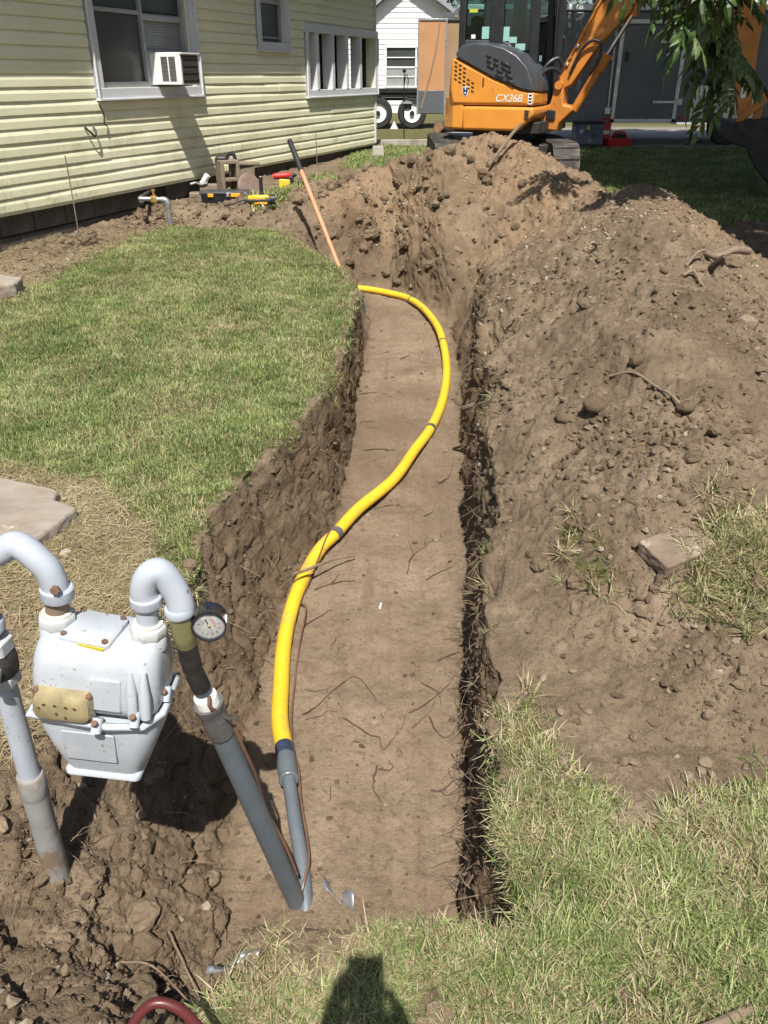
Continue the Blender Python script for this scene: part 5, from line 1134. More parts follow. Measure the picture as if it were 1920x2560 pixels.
# concrete pieces by the house corner, cut log
M_CONC = mat('weathered_concrete', (.36, .325, .28, 1), .9, var=.2, scale=7, bump=.5, bscale=40, spots=[((.22, .185, .15, 1), 3, .5, .2), ((.5, .47, .42, 1), 9, .66, .08)])
pr = MB(); pr.rings([rrect(.20, .20, .03, 0), rrect(.17, .17, .03, .22), rrect(.16, .16, .03, .23)]); o = pr.build('concrete_pier', M_CONC, None, .004); o.location = (-.09, 13.6, .30); tag(o, 'small pale concrete pier block at the far house corner', 'pier')
o = MB().box((.3, 0, 0), (1.5, .09, .14)).build('concrete_edging', M_CONC, None, .012); o.location = (.02, 15.9, .40); o.rotation_euler = (0, 0, .12); tag(o, 'grey concrete edging strip on the grass behind the house corner', 'edging')
lg = empty('cut_log', (1.22, 19.6, .45)); tag(lg, 'short cut log with pale sawn end lying on the grass', 'log')
MB().tube([(-.02, -.10, .03), (.1, .1, .02), (.5, .5, 0)], [.13, .135, .12], 14).build('bark', mat('bark', (.09, .065, .05, 1), .95, var=.3, bump=.6), lg); MB().lathe([(.0, 0), (.118, 0)], 16, (-.025, -.108, .032), (-.5, -.85, .05)).build('sawn_end', mat('sawn_wood', (.52, .33, .19, 1), .8), lg)

# ------------------------------------------------------------------ tools by the house wall
M_CMU = mat('tan_concrete_block', (.21, .165, .12, 1), .95, var=.22, scale=14, bump=.6, bscale=70, spots=[((.34, .28, .22, 1), 12, .64, .1)])
def cmu(mb_parent, name='shell'):
    """hollow block standing on its end: 0.19 wide, 0.14 deep (across the view), 0.35 tall, two cores through it"""
    m = MB(); w, d, h, t = .19, .19, .37, .034
    for (c, s) in (((-w / 2 + t / 2, 0, h / 2), (t, d, h)), ((w / 2 - t / 2, 0, h / 2), (t, d, h)), ((0, 0, t / 2), (w - 2 * t, d, t)), ((0, 0, h / 2), (w - 2 * t, d, t)), ((0, 0, h - t / 2), (w - 2 * t, d, t))): m.box(c, s)
    return m.build(name, M_CMU, mb_parent, .006)
zg = lambda x, y: gz(x, y)
b1 = empty('concrete_block', (-1.73, 9.62, gz(-1.73, 9.62) - .01), (0, 0, math.radians(28))); tag(b1, 'hollow tan concrete block standing on end behind the black toolbox', 'concrete block')
cmu(b1); b1.scale = (1.12, 1.12, 1.06)
b2 = empty('concrete_block', (-1.62, 9.90, gz(-1.62, 9.90) - .01), (0, 0, math.radians(25))); tag(b2, 'flat concrete slab block topping the stack beside the upright block', 'concrete block')
MB().box((0, 0, .18), (.26, .16, .36)).build('core', M_CMU, b2, .01); MB().box((.02, 0, .375), (.34, .20, .035), (.0, .05, .1)).build('cap', M_CMU, b2, .01)
o = MB().tube(spline([(-.06, 0, 0), (-.055, 0, .06), (-.02, 0, .085), (.02, .0, .07), (.03, 0, .0)], 6), .012, 8, ell=1.8).build('black_strap', M_BLACK); o.location = (-1.70, 9.82, .635); tag(o, 'small black strap loop lying on top of the concrete blocks', 'strap')
o = MB(); o.rings([rrect(.14, .09, .03, 0), rrect(.15, .1, .03, .04), rrect(.09, .06, .02, .065)]); o = o.build('work_glove', M_BLACK, None, subsurf=1); o.location = (-1.79, 9.64, .655); tag(o, 'crumpled black glove on the top edge of the upright block', 'glove')
b3 = MB(); b3.box((0, 0, .09), (.20, .13, .18)); b3.box((-.15, .02, .045), (.14, .16, .09)); o = b3.build('broken_block', M_CMU, None, .015); o.location = (-1.98, 9.70, .24); o.rotation_euler = (0, .04, .25); tag(o, 'broken piece of concrete block left of the upright block', 'concrete block')
o = MB().tube([(0, 0, 0), (.045, 0, .055), (.075, 0, .09)], [.033, .036, .034], 16).build('plastic_pipe_end', M_WHITE); o.location = (-2.05, 9.72, .42); tag(o, 'short pale plastic pipe end resting on the broken block', 'pipe piece')
o = MB().tube(spline([(-.09, 0, 0), (-.03, .02, .012), (.03, -.01, .0), (.10, .01, .014)], 5), .014, 8).build('wire_bundle', M_GALV); o.location = (-2.07, 9.62, .425); tag(o, 'bundle of grey wire beside the pale pipe end', 'wire')
M_STONE = mat('rose_stone', (.235, .165, .135, 1), .9, var=.2, scale=16, bump=.4, bscale=70)
o = MB().lathe([(.10, -.024), (.142, -.022), (.147, -.012), (.147, .012), (.142, .022), (.10, .024)], 36, (0, 0, 0), (.72, -.66, .22)).build('round_paver', M_STONE); o.location = (-1.47, 9.40, .415); tag(o, 'round reddish paving stone leaning against the concrete blocks', 'paver')
# toolbox
tb = empty('toolbox', (-1.69, 9.12, gz(-1.69, 9.12) - .004), (0, 0, math.radians(5))); tag(tb, 'long black plastic toolbox with yellow latches on the bare soil', 'toolbox')
MB().rings([rrect(.46, .20, .02, 0), rrect(.49, .225, .02, .085)]).build('tub', M_CAB, tb, .004); MB().box((0, 0, .098), (.51, .24, .026)).build('lid', M_HOOD, tb, .006)
for x in (-.14, .12): MB().box((x, -.118, .078), (.06 if x < 0 else .10, .014, .035)).build('latch', mat('amber_latch', (.75, .33, .02, 1), .45) if x < 0 else bpy.data.materials['amber_latch'], tb, .004)
for x in (.04, .225): MB().box((x, -.118, .082), (.035, .016, .04)).build('clip', M_GALV, tb, .004)
# angle grinder with upright side handle
ag = empty('angle_grinder', (-1.27, 8.76, gz(-1.27, 8.76) - .002), (0, 0, math.radians(6))); tag(ag, 'yellow and black power grinder with upright side handle on the soil', 'power tool')
M_YTOOL = mat('yellow_tool_shell', (.78, .46, .03, 1), .4, var=.08)
MB().rings([[(x, y, z + .055) for (y, z) in ((-r, -r * .7), (-r, r * .7), (-r * .6, r), (r * .6, r), (r, r * .7), (r, -r * .7), (r * .6, -r), (-r * .6, -r))] for (x, r) in ((-.12, .030), (-.10, .038), (.04, .042), (.09, .040), (.10, .034))]).build('motor_housing', M_YTOOL, ag, .006)
MB().rings([[(x, -.044 + y, z + .045) for (y, z) in ((-.012, -.016), (-.012, .016), (.012, .016), (.012, -.016))] for x in (-.16, -.10, .06, .115)]).build('grip', M_BLACK, ag, .008)
MB().lathe([(.03, -.05), (.045, -.045), (.05, .0), (.048, .05), (.03, .055)], 16, (.10, 0, .05), (1, 0, 0)).build('gear_head', M_BLACK, ag)
MB().lathe([(.030, 0), (.030, .02), (.017, .03), (.019, .06), (.018, .15), (.021, .17), (.012, .176)], 16, (.02, .005, .09)).build('side_handle', M_BLACK, ag)
MB().lathe([(.02, 0), (.032, .004), (.032, .018), (.02, .022)], 16, (.02, .005, .082)).build('handle_collar', M_GALV, ag); MB().lathe([(.012, 0), (.012, .004)], 12, (.02, .005, .266)).build('handle_cap', M_WHITE, ag)
MB().box((.01, -.058, .022), (.13, .008, .02)).build('name_plate', bpy.data.materials['amber_latch'], ag, .002)
MB().tube(spline([(-.15, 0, .05), (-.22, -.02, .035), (-.29, -.06, .012), (-.36, -.12, .01)], 6), .007, 8).build('cord', M_BLACK, ag)
# red cordless tool and yellow box
dr_ = empty('cordless_drill', (-1.23, 10.62, .30), (0, 0, math.radians(8))); tag(dr_, 'red and black cordless drill lying in the grass by the foundation', 'drill')
MB().tube([(-.13, 0, .10), (-.10, 0, .105), (.06, .0, .115), (.10, 0, .115)], [.030, .038, .036, .024], 14).build('motor_housing', M_REDP, dr_); MB().tube([(-.02, 0, .09), (-.01, -.005, .02)], [.026, .024], 12).build('handle', M_BLACK, dr_)
MB().box((-.01, 0, .0), (.11, .075, .05)).build('battery', M_BLACK, dr_, .01); MB().lathe([(.024, 0), (.026, .03), (.012, .06)], 14, (.10, 0, .115), (1, 0, 0)).build('chuck', M_BLACK, dr_)
MB().box((.07, .01, .06), (.10, .08, .10)).build('second_grip', M_BLACK, dr_, .02)
o = MB().box((0, 0, .06), (.13, .09, .115)).build('yellow_box', M_YTOOL, None, .012); o.location = (-1.215, 10.50, .265); o.rotation_euler = (-.1, .08, .1); tag(o, 'small bright yellow box in front of the red drill', 'box')
o = MB().tube([(0, 0, .02), (.12, -.03, .0)], [.013, .009], 8).build('yellow_screwdriver', M_YTOOL); o.location = (-1.36, 9.32, .34); tag(o, 'small yellow handled tool beside the round stone', 'tool')
# shovel stuck in the trench side
sv = empty('shovel', (-.452, 7.40, .108)); tag(sv, 'long orange handled shovel with black grip standing in the dug soil', 'shovel')
M_SALMON = mat('orange_fibreglass', (.70, .27, .15, 1), .5, var=.1, scale=10, spots=[((.45, .25, .17, 1), 8, .62, .1)])
sd = Vector((-.426, .80, .855)); up_ = lambda s: sd * s
MB().tube([up_(-.32), up_(.35), up_(.735)], [.018, .019, .019], 14).build('handle', M_SALMON, sv); MB().tube([up_(.72), up_(.74), up_(.98), up_(1.0)], [.0235, .024, .025, .022], 14).build('grip', M_BLACK, sv)
bl = MB(); n_ = sd.normalized(); sx_ = n_.cross(Vector((0, 0, 1))).normalized(); ny_ = n_.cross(sx_)
bl.grid(lambda u, v: tuple(up_(-.32) - n_ * (.27 * v) + sx_ * ((u - .5) * .21 * (1 - .75 * max(0, v - .45) ** 1.5)) + ny_ * (.022 * (1 - (2 * u - 1) ** 2))), 7, 7); bo = bl.build('blade', M_STEEL, sv); bo.modifiers.new('solid', 'SOLIDIFY').thickness = .003

# ------------------------------------------------------------------ slabs, stones, clods
def slab(name, pts, h, m, lab, cat, z):
    mb = MB(); mb.prism(pts, 0, h, lambda u, v, w: (u, v, w)); o = mb.build(name, m, None, .012); o.location = (0, 0, z)
    s = o.modifiers.new('sub', 'SUBSURF'); s.subdivision_type = 'SIMPLE'; s.levels = 4; s.render_levels = 4
    t = bpy.data.textures.new('slab_relief', 'CLOUDS'); t.noise_scale = .05; dsp = o.modifiers.new('rough', 'DISPLACE'); dsp.texture = t; dsp.strength = .014; dsp.texture_coords = 'LOCAL'
    return tag(o, lab, cat)
M_SLAB = mat('worn_concrete_slab', (.27, .235, .192, 1), .92, var=.25, scale=5, bump=.5, bscale=45, spots=[((.24, .175, .125, 1), 4, .50, .2), ((.56, .51, .45, 1), 6, .63, .08)])
slab('concrete_slab', [(-2.9, 2.35), (-1.45, 2.28), (-1.27, 2.36), (-1.20, 2.52), (-1.16, 2.68), (-1.27, 2.74), (-1.28, 2.83), (-1.62, 2.96), (-2.9, 3.0)], .06, M_SLAB, 'big worn concrete slab with chipped corner behind the gas meter', 'slab', .005)
slab('concrete_slab', [(-3.4, 5.5), (-2.78, 5.52), (-2.58, 5.7), (-2.60, 5.88), (-2.9, 6.05), (-3.5, 6.05)], .10, M_SLAB, 'smaller concrete slab at the left edge beyond the lawn', 'slab', .12)
pv = empty('brick_paver', (.885, 2.075, gz(.885, 2.075) - .016), (math.radians(13), math.radians(-7), math.radians(27))); tag(pv, 'dusty flat paving brick half buried at the foot of the heap', 'paver')
pm = MB(); pm.box((0, 0, -.012), (.20, .125, .05)); po = pm.build('slab', mat('dusty_paver', (.19, .142, .102, 1), .95, var=.25, scale=14, bump=.8, bscale=60, spots=[((.40, .33, .265, 1), 9, .58, .10)]), pv, .006)
for mn, st in (('sub', 0), ('rough', 1)):
    if not st: q_ = po.modifiers.new(mn, 'SUBSURF'); q_.subdivision_type = 'SIMPLE'; q_.levels = 4; q_.render_levels = 4
    else: q_ = po.modifiers.new(mn, 'DISPLACE'); tx_ = bpy.data.textures.new('paver_relief', 'CLOUDS'); tx_.noise_scale = .025; q_.texture = tx_; q_.strength = .010; q_.texture_coords = 'LOCAL'
def rockobj(name, x, y, r, m, seed, lab, cat, group=None, z=None, sub=2, jag=.16, flat=1.0, sink=.25):
    me = pebble(seed, jag if sub < 3 else .02, sub); me.materials.append(m)
    if sub >= 3:
        from mathutils import noise as mn_
        for v in me.vertices: v.co *= 1 + .22 * mn_.noise(v.co * 1.6 + Vector((seed, 0, 0))) + .10 * mn_.noise(v.co * 4.5 + Vector((0, seed, 0))); me.polygons.foreach_set('use_smooth', [sub > 1] * len(me.polygons))
    o = bpy.data.objects.new(name, me); COL.objects.link(o); o.scale = (r, r, r * flat); o.location = (x, y, (gz(x, y) if z is None else z) + r * (.5 - sink)); o.rotation_euler = (random.uniform(-.3, .3), random.uniform(-.3, .3), random.uniform(0, 6))
    return tag(o, lab, cat, group)
rockobj('soil_clod', .80, 2.87, .062, M_CLOD, 41, 'largest round clod of soil on the heap slope', 'clod', sub=3, jag=.06)
rockobj('soil_clod', .70, 2.93, .036, M_CLOD, 42, 'smaller clod just up left of the largest clod', 'clod', sub=3, jag=.08)
rockobj('soil_clod', 1.06, 2.66, .042, M_CLODW, 43, 'dark moist clod low on the right of the heap', 'clod', sub=3, jag=.10)
rockobj('soil_clod', .98, 3.02, .032, M_CLOD, 44, 'clod beside the long curved stick on the heap', 'clod', sub=3, jag=.08)
rockobj('stone', -.67, 2.36, .034, M_PEB, 51, 'rounded tan stone in the grass at the lawn corner above the meter', 'stone', sub=2, jag=.12)
rockobj('stone', -.90, 1.30, .026, M_PEB, 52, 'pale angular stone left of the inlet riser', 'stone', jag=.22)
rockobj('stone', -1.0, 1.15, .020, M_PEB, 53, 'small tan stone at the left edge below the riser', 'stone', jag=.2)
rockobj('stone', -.56, .655, .030, M_GRIT, 54, 'knobbly pale yellow stone in the lower left corner', 'stone', jag=.22)
rockobj('stone', -.475, .72, .024, M_PEB, 55, 'tan stone left of the red hose loop', 'stone', jag=.15)
rockobj('stone', -.165, .79, .024, M_PEB, 56, 'smooth brown stone in the front grass left of the shadow', 'stone', jag=.08, sub=3)
rockobj('stone', -.43, 1.02, .017, M_GRIT, 57, 'white chip of rock in the loose soil of the hole', 'stone', jag=.3, sub=1)
rockobj('stone', -.36, 1.02, .018, M_PEB, 58, 'tan stone lying right of the white chip in the hole', 'stone', jag=.2)
rockobj('stone', 1.53, 3.36, .045, M_PEB, 59, 'grey brown rock near the crest at the right edge', 'stone', jag=.15)
rockobj('stone', -1.12, 2.42, .022, M_GRIT, 60, 'pale stone at the corner of the big slab', 'stone', jag=.2)
HS = [(.47, 1.627, .0141), (.542, 1.621, .0141), (.64, 1.533, .0152), (.445, 1.749, .013), (.534, 1.784, .0109), (.849, 1.797, .0076), (.736, 1.716, .0076), (.804, 1.888, .0098), (.763, 1.828, .0087), (.80, 2.25, .0152), (.70, 2.12, .012), (.503, 1.424, .0141), (.588, 1.441, .0152), (.614, 1.445, .0174),
      (.792, 1.448, .0163), (.772, 1.416, .0152), (.795, 1.403, .013), (.731, 1.393, .0185), (.732, 1.526, .012), (.843, 1.576, .0185), (.726, 1.461, .0087), (.446, 1.451, .0163), (.433, 1.396, .0163), (.72, 2.36, .012), (.67, 2.38, .0141), (.75, 2.40, .0141), (1.05, 2.55, .012), (.68, 2.16, .012)]
for i, (x, y, r) in enumerate(HS):
    rockobj('stone', x, y, r, M_PEB, 70 + i, 'small tan stone lying loose at the foot of the heap', 'stone', 'loose stones at the foot of the heap', jag=.18)

# ------------------------------------------------------------------ roots and sticks
M_ROOT = mat('dark_root', (.085, .055, .036, 1), .9, var=.3, scale=30)
M_STICK = mat('weathered_stick', (.20, .145, .10, 1), .85, var=.25, scale=25, bump=.3)
ROOT_LABELS = ['thin root beside the far stick lying over the yellow pipe', 'short side shoot of the root near the pipe stick', 'straight root stub right of the yellow pipe, mid trench', 'root fork arm reaching the right wall behind the cigarette end', 'crooked root standing in the fork behind the cigarette end', 'straight dark stick like root by the right wall, mid trench', 'long arched root making an inverted V on the trench floor', 'short flat root left of the arched V shaped root', 'short root below the left foot of the arched root', 'zigzag root shaped like a W in mid trench', 'root bundle strand slanting up to the right wall', 'hooked root crossing the slanting strand by the right wall', 'curled root hugging the right wall below the strands', 'dark bent root in the centre of the near trench', 'stout forked root near the right wall of the near trench', 'lower branch of the stout forked root by the right wall', 'dark root coming off the right wall below the turf tuft', 'small S shaped root in the near trench centre', 'short slanting root at the right wall above the forked root', 'tiny upright root tip near the grey transition pipe', 'thinnest strand of the root bundle by the right wall', 'tiny root tick left of centre in mid trench, upper', 'tiny root tick left of centre in mid trench, lower', 'root lying left of the pipe where it crosses the trench', 'thin root by the right wall beyond the root fork', 'root from the left wall at the widest bend of the pipe', 'short root from the left wall beyond the bend', 'root along the right wall beyond the crossing stick', 'long thin root from the left wall in the far trench', 'short root near the far curve of the yellow pipe']
TW = [([(-.296, 2.864), (-.23, 2.901), (-.183, 2.922), (-.125, 2.942)], .003), ([(-.23, 2.901), (-.2, 2.983)], .0022), ([(-.322, 2.621), (-.276, 2.68), (-.214, 2.736)], .003), ([(.116, 3.102), (.133, 3.164), (.183, 3.221), (.235, 3.287)], .003), ([(.103, 3.009), (.116, 3.102), (.133, 3.178), (.117, 3.272)], .0022),
      ([(.186, 2.98), (.238, 3.015), (.313, 3.075)], .003), ([(-.279, 2.1), (-.241, 2.14), (-.185, 2.222), (-.142, 2.278), (-.108, 2.305), (-.072, 2.274), (-.036, 2.197), (-.008, 2.1), (-.005, 2.069)], .0023), ([(-.284, 2.243), (-.242, 2.231), (-.194, 2.241)], .0019), ([(-.269, 2.077), (-.222, 2.096), (-.193, 2.117), (-.159, 2.112)], .0019),
      ([(-.133, 2.077), (-.089, 2.042), (-.045, 2.005), (-.016, 1.994), (-.005, 1.944), (.024, 1.979), (.062, 2.039), (.08, 2.116)], .0023), ([(.086, 2.108), (.131, 2.14), (.184, 2.197), (.228, 2.256), (.261, 2.313)], .0026), ([(.136, 2.274), (.175, 2.239), (.196, 2.214), (.199, 2.156)], .0022), ([(.156, 2.092), (.175, 2.039), (.199, 1.998), (.233, 2.024), (.263, 2.061)], .0022),
      ([(-.023, 1.878), (-.033, 1.815), (-.029, 1.776), (-.009, 1.73)], .003), ([(.146, 1.78), (.175, 1.773), (.201, 1.795), (.222, 1.815)], .0034), ([(.175, 1.773), (.194, 1.758), (.224, 1.776)], .0022), ([(.201, 2.396), (.246, 2.429), (.291, 2.458)], .003), ([(-.015, 1.868), (.013, 1.868), (.028, 1.878), (.016, 1.905)], .0026), ([(.218, 1.919), (.233, 1.888), (.254, 1.861)], .0022),
      ([(-.165, 1.78), (-.164, 1.73)], .0019), ([(.094, 2.039), (.128, 2.077), (.164, 2.132), (.197, 2.231)], .0015), ([(-.187, 2.542), (-.206, 2.487)], .0017), ([(-.175, 2.487), (-.178, 2.429)], .0017), ([(-.05, 3.62), (.03, 3.66), (.10, 3.64)], .003), ([(.20, 3.5), (.25, 3.58), (.27, 3.70)], .0022), ([(-.12, 4.3), (-.02, 4.34), (.06, 4.32)], .003), ([(-.15, 4.75), (-.06, 4.78)], .003),
      ([(.30, 3.9), (.36, 4.0), (.40, 4.16)], .003), ([(-.18, 5.2), (-.08, 5.25), (.02, 5.22)], .003), ([(.12, 5.9), (.2, 6.0)], .003)]
for i, (P, r) in enumerate(TW):
    q = spline([(x, y, gz(x, y) + r * (1.0 + 1.6 * (i % 3 == 0) * (k in (0, len(P) - 1)))) for k, (x, y) in enumerate(P)], 4); n = len(q)
    q = [p + Vector((random.uniform(-1, 1), random.uniform(-1, 1), 0)) * .002 for p in q]
    tag(MB().tube(q, [max(.0007, r * 1.15 * (1 - .65 * k / n)) for k in range(n)], 6).build('root', M_ROOT), ROOT_LABELS[i], 'root', 'roots on the trench floor')
tag(MB().tube(spline([(-.384, 2.82, -.33), (-.339, 2.868, -.345), (-.265, 2.956, -.362), (-.214, 3.024, -.385), (-.133, 3.111, -.42)], 5), [.0062] * 12 + [.004] * 9, 8).build('stick', M_STICK), 'grey stick lying across the yellow pipe', 'stick')
def hz(p, up=.004): return (p[0], p[1], gz(p[0], p[1]) + up)
tag(MB().tube(spline([(1.66, 4.30, gz(1.66, 4.30) - .02), (1.70, 4.22, gz(1.7, 4.22) + .05), (1.80, 4.28, gz(1.8, 4.28) + .09), (1.92, 4.38, gz(1.9, 4.38) + .085)], 6), [.016] * 12 + [.020] * 7, 12).build('root', M_STICK), 'thick broken root sticking out of the heap crest at right', 'root')
tag(MB().tube([(1.548, 3.91, gz(1.548, 3.91) - .03), (1.55, 3.86, gz(1.55, 3.86) + .05), (1.57, 3.82, gz(1.55, 3.82) + .10)], [.018, .017, .013], 9).build('root', M_ROOT), 'short dark root stub standing on the heap crest', 'root')
tag(MB().tube(spline([hz(p, .012) for p in ((.885, 3.034), (.954, 2.961), (1.0, 2.82), (1.026, 2.72), (1.058, 2.644))], 6), .0055, 8).build('stick', M_STICK), 'long curved stick lying down the heap slope', 'stick')
tag(MB().tube(spline([hz(p, .01) for p in ((.781, 3.829), (.831, 3.965), (.896, 4.009))], 6), .006, 8).build('stick', M_STICK), 'bent pale stick midway up the heap above the trench', 'stick')
tag(MB().tube(spline([hz((1.413, 3.852), .0), hz((1.467, 3.89), .05), hz((1.529, 3.951), .06)], 6), .007, 8).build('stick', M_STICK), 'arched twig beside the dark root stub on the crest', 'stick')
tag(MB().tube(spline([hz((1.371, 3.762)), hz((1.431, 3.797), .02), hz((1.441, 3.678))], 6), .008, 8).build('root', M_STICK), 'forked root piece below the arched twig on the crest', 'root')
tag(MB().tube(spline([(1.0, 8.3, .74), (1.125, 8.35, .9), (1.21, 8.4, 1.0), (1.30, 8.45, 1.09)], 6), .016, 9).build('root', M_STICK), 'slanting bare root leaning on the far heap below the excavator', 'root')
tag(MB().tube(spline([(.20, 1.44, -.40), (.24, 1.46, -.36), (.29, 1.50, -.30)], 5), [.004] * 5 + [.010] * 6, 8).build('root', M_ROOT), 'thick dark root stub poking from the right trench wall', 'root')
tag(MB().tube([hz((.53, .80), .012), hz((.60, .82), .014), hz((.67, .85), .012)], [.009, .010, .008], 10).build('stick', M_STICK), 'short thick stick lying in the front grass at right', 'stick')
tag(MB().tube(spline([hz((-.60, 1.12), .02), hz((-.52, 1.10), .03), hz((-.44, 1.08), .01)], 5), .0025, 7).build('root', M_STICK), 'twig lying over the loose soil right of the inlet riser', 'root')
tag(MB().tube(spline([hz((-.52, 1.22), .03), hz((-.46, 1.15), .03), hz((-.41, 1.07), .01)], 5), .0022, 7).build('root', M_STICK), 'twig slanting over the loose soil below the meter', 'root')
tag(MB().tube(spline([(.47, 4.18, -.12), (.43, 4.12, -.10), (.52, 4.0, -.02)], 5), .014, 8).build('root', M_STICK), 'stout root crossing the gap in the right trench wall', 'root')
# fine root hairs in the cut faces
rh = MB(); rr = random.Random(77); pos, N = sample_ground(in_view * wall_m * (GY < 7.5) * (GY > 1.0) / (1 + .2 * GY ** 2) * (1 + 2.0 * (GX > 0)), 720)
for p, n in zip(pos, N):
    p = Vector(p); n = Vector(n); L = rr.uniform(.03, .14); d_ = (n * rr.uniform(.3, 1.0) + Vector((rr.uniform(-.6, .6), rr.uniform(-.8, .8), rr.uniform(-.9, .5)))).normalized()
    q = [p - n * .004]
    for k in range(4): d_ = (d_ + Vector((rr.uniform(-.5, .5), rr.uniform(-.5, .5), rr.uniform(-.5, .2)))).normalized(); q.append(q[-1] + d_ * L / 4)
    rh.tube(q, [rr.uniform(.0008, .0016) * k for k in (1.2, 1, .8, .6, .4)], 4)
tag(rh.build('root_hairs', mat('root_hair', (.22, .16, .105, 1), .9, var=.3)), 'fine roots dangling from the trench walls', 'roots', kind='stuff')
# small litter in the trench and at the near edge
o = MB().cyl((0, 0, 0), (.006, .034, .002), .0045, n=10).build('cigarette_end', M_WHITE); o.location = hz((-.018, 2.74), .006); tag(o, 'white cigarette end lying on the trench floor', 'cigarette end')
def scrap(name, pts, lab, m=None):
    mb = MB(); mb.grid(lambda u, v: pts(u, v), 9, 5); o = mb.build(name, m or M_TAPE2); o.modifiers.new('solid', 'SOLIDIFY').thickness = .001; return tag(o, lab, 'tape scrap')
M_TAPE2 = mat('silver_tape', (.26, .27, .285, 1), .35, metal=.4, var=.2, scale=30, spots=[((.22, .17, .12, 1), 14, .6, .1)])
scrap('tape_scrap', lambda u, v: (-.165 + .085 * u, 1.42 - .055 * u + .035 * v, gz(-.12, 1.40) + .010 + .014 * math.sin(5 * u + 1 + 2 * v) + .010 * v * math.cos(7 * u)), 'grey tape strip by the foot of the two grey pipes')
scrap('tape_scrap', lambda u, v: (-.335 + .095 * u, .915 + .035 * u + .022 * v, gz(-.28, .94) + .010 + .010 * math.sin(6 * u + 3 * v) + .006 * math.cos(11 * u)), 'grey tape strip at the grass edge in front of the hole')
# red hose loop at the bottom edge
M_HOSE = mat('dark_red_hose', (.10, .020, .020, 1), .4, var=.15, scale=12, spots=[((.30, .12, .10, 1), 14, .66, .08)])
tag(MB().tube(spline([(-.45, .62, gz(-.45, .62)), (-.43, .69, .09), (-.41, .728, .152), (-.373, .752, .195), (-.328, .752, .182), (-.288, .737, .13), (-.25, .72, .055), (-.22, .70, gz(-.22, .7) + .01)], 8), .0085, 14).build('red_hose', M_HOSE), 'dark red rubber hose loop at the bottom edge', 'hose')

# ------------------------------------------------------------------ trees
M_BARK = mat('grey_bark', (.12, .10, .08, 1), .95, var=.3, scale=8, bump=.8, bscale=20, bdist=.02)
def leaf_material(name, c0, c1, c2):
    t = NT(name); oi = t.n('ObjectInfo'); geo = t.n('NewGeometry'); r = t.noise(geo.outputs['Position'], 9, 3)
    c = t.ramp(t.math('ADD', t.math('MULTIPLY', r, .7), t.math('MULTIPLY', oi.outputs['Random'], .3)), [(.3, c0), (.5, c1), (.72, c2)])
    t.l(c, t.p.inputs['Base Color']); t.p.inputs['Roughness'].default_value = .38; t.p.inputs['Specular IOR Level'].default_value = .5
    tr = t.n('BsdfTranslucent'); t.l(c, tr.inputs[0]); ms = t.n('MixShader'); ms.inputs[0].default_value = .3
    t.l(t.p.outputs[0], ms.inputs[1]); t.l(tr.outputs[0], ms.inputs[2]); t.l(ms.outputs[0], t.out.inputs[0]); return t.m
M_LEAF = leaf_material('pecan_leaf', (.035, .075, .016, 1), (.065, .12, .028, 1), (.13, .17, .05, 1))
def leaflet(mb, p, d, n, L, W):
    d = d.normalized(); s = d.cross(n).normalized(); n = s.cross(d)
    v = [p, p + d * L * .30 + s * W * .5 - n * L * .02, p + d * L * .68 + s * W * .36 - n * L * .06, p + d * L - n * L * .16, p + d * L * .68 - s * W * .36 - n * L * .06, p + d * L * .30 - s * W * .5 - n * L * .02, p + d * L * .30 + n * W * .12, p + d * L * .68 + n * W * .04 - n * L * .03]
    mb.add(v, [(0, 1, 6), (1, 2, 7, 6), (2, 3, 7), (3, 4, 7), (4, 5, 6, 7), (5, 0, 6)])
def compound_leaf(seed, pairs=5, L=.11):
    r = random.Random(seed); mb = MB(); q = [Vector((0, 0, 0))]; d = Vector((1, 0, .1))
    for k in range(pairs + 1): d = (d + Vector((0, r.uniform(-.08, .08), -.16))).normalized(); q.append(q[-1] + d * L * .42)
    mb.tube(q, .0016, 4)
    for k in range(1, pairs + 1):
        t = (q[k + 1] - q[k]).normalized()
        for s in (-1, 1): leaflet(mb, q[k], (t * .75 + Vector((0, s * .8, -.25 + r.uniform(-.25, .25)))), Vector((r.uniform(-.3, .3), r.uniform(-.3, .3), 1)), L * r.uniform(.75, 1.1), L * .34)
    leaflet(mb, q[-1], (q[-1] - q[-2]) + Vector((0, 0, -.2)) * .05, Vector((0, 0, 1)), L * 1.05, L * .36)
    return mb.mesh('leaf', M_LEAF, 0)
LEAVES = [compound_leaf(20 + k, 4 + k % 2, .105) for k in range(4)]
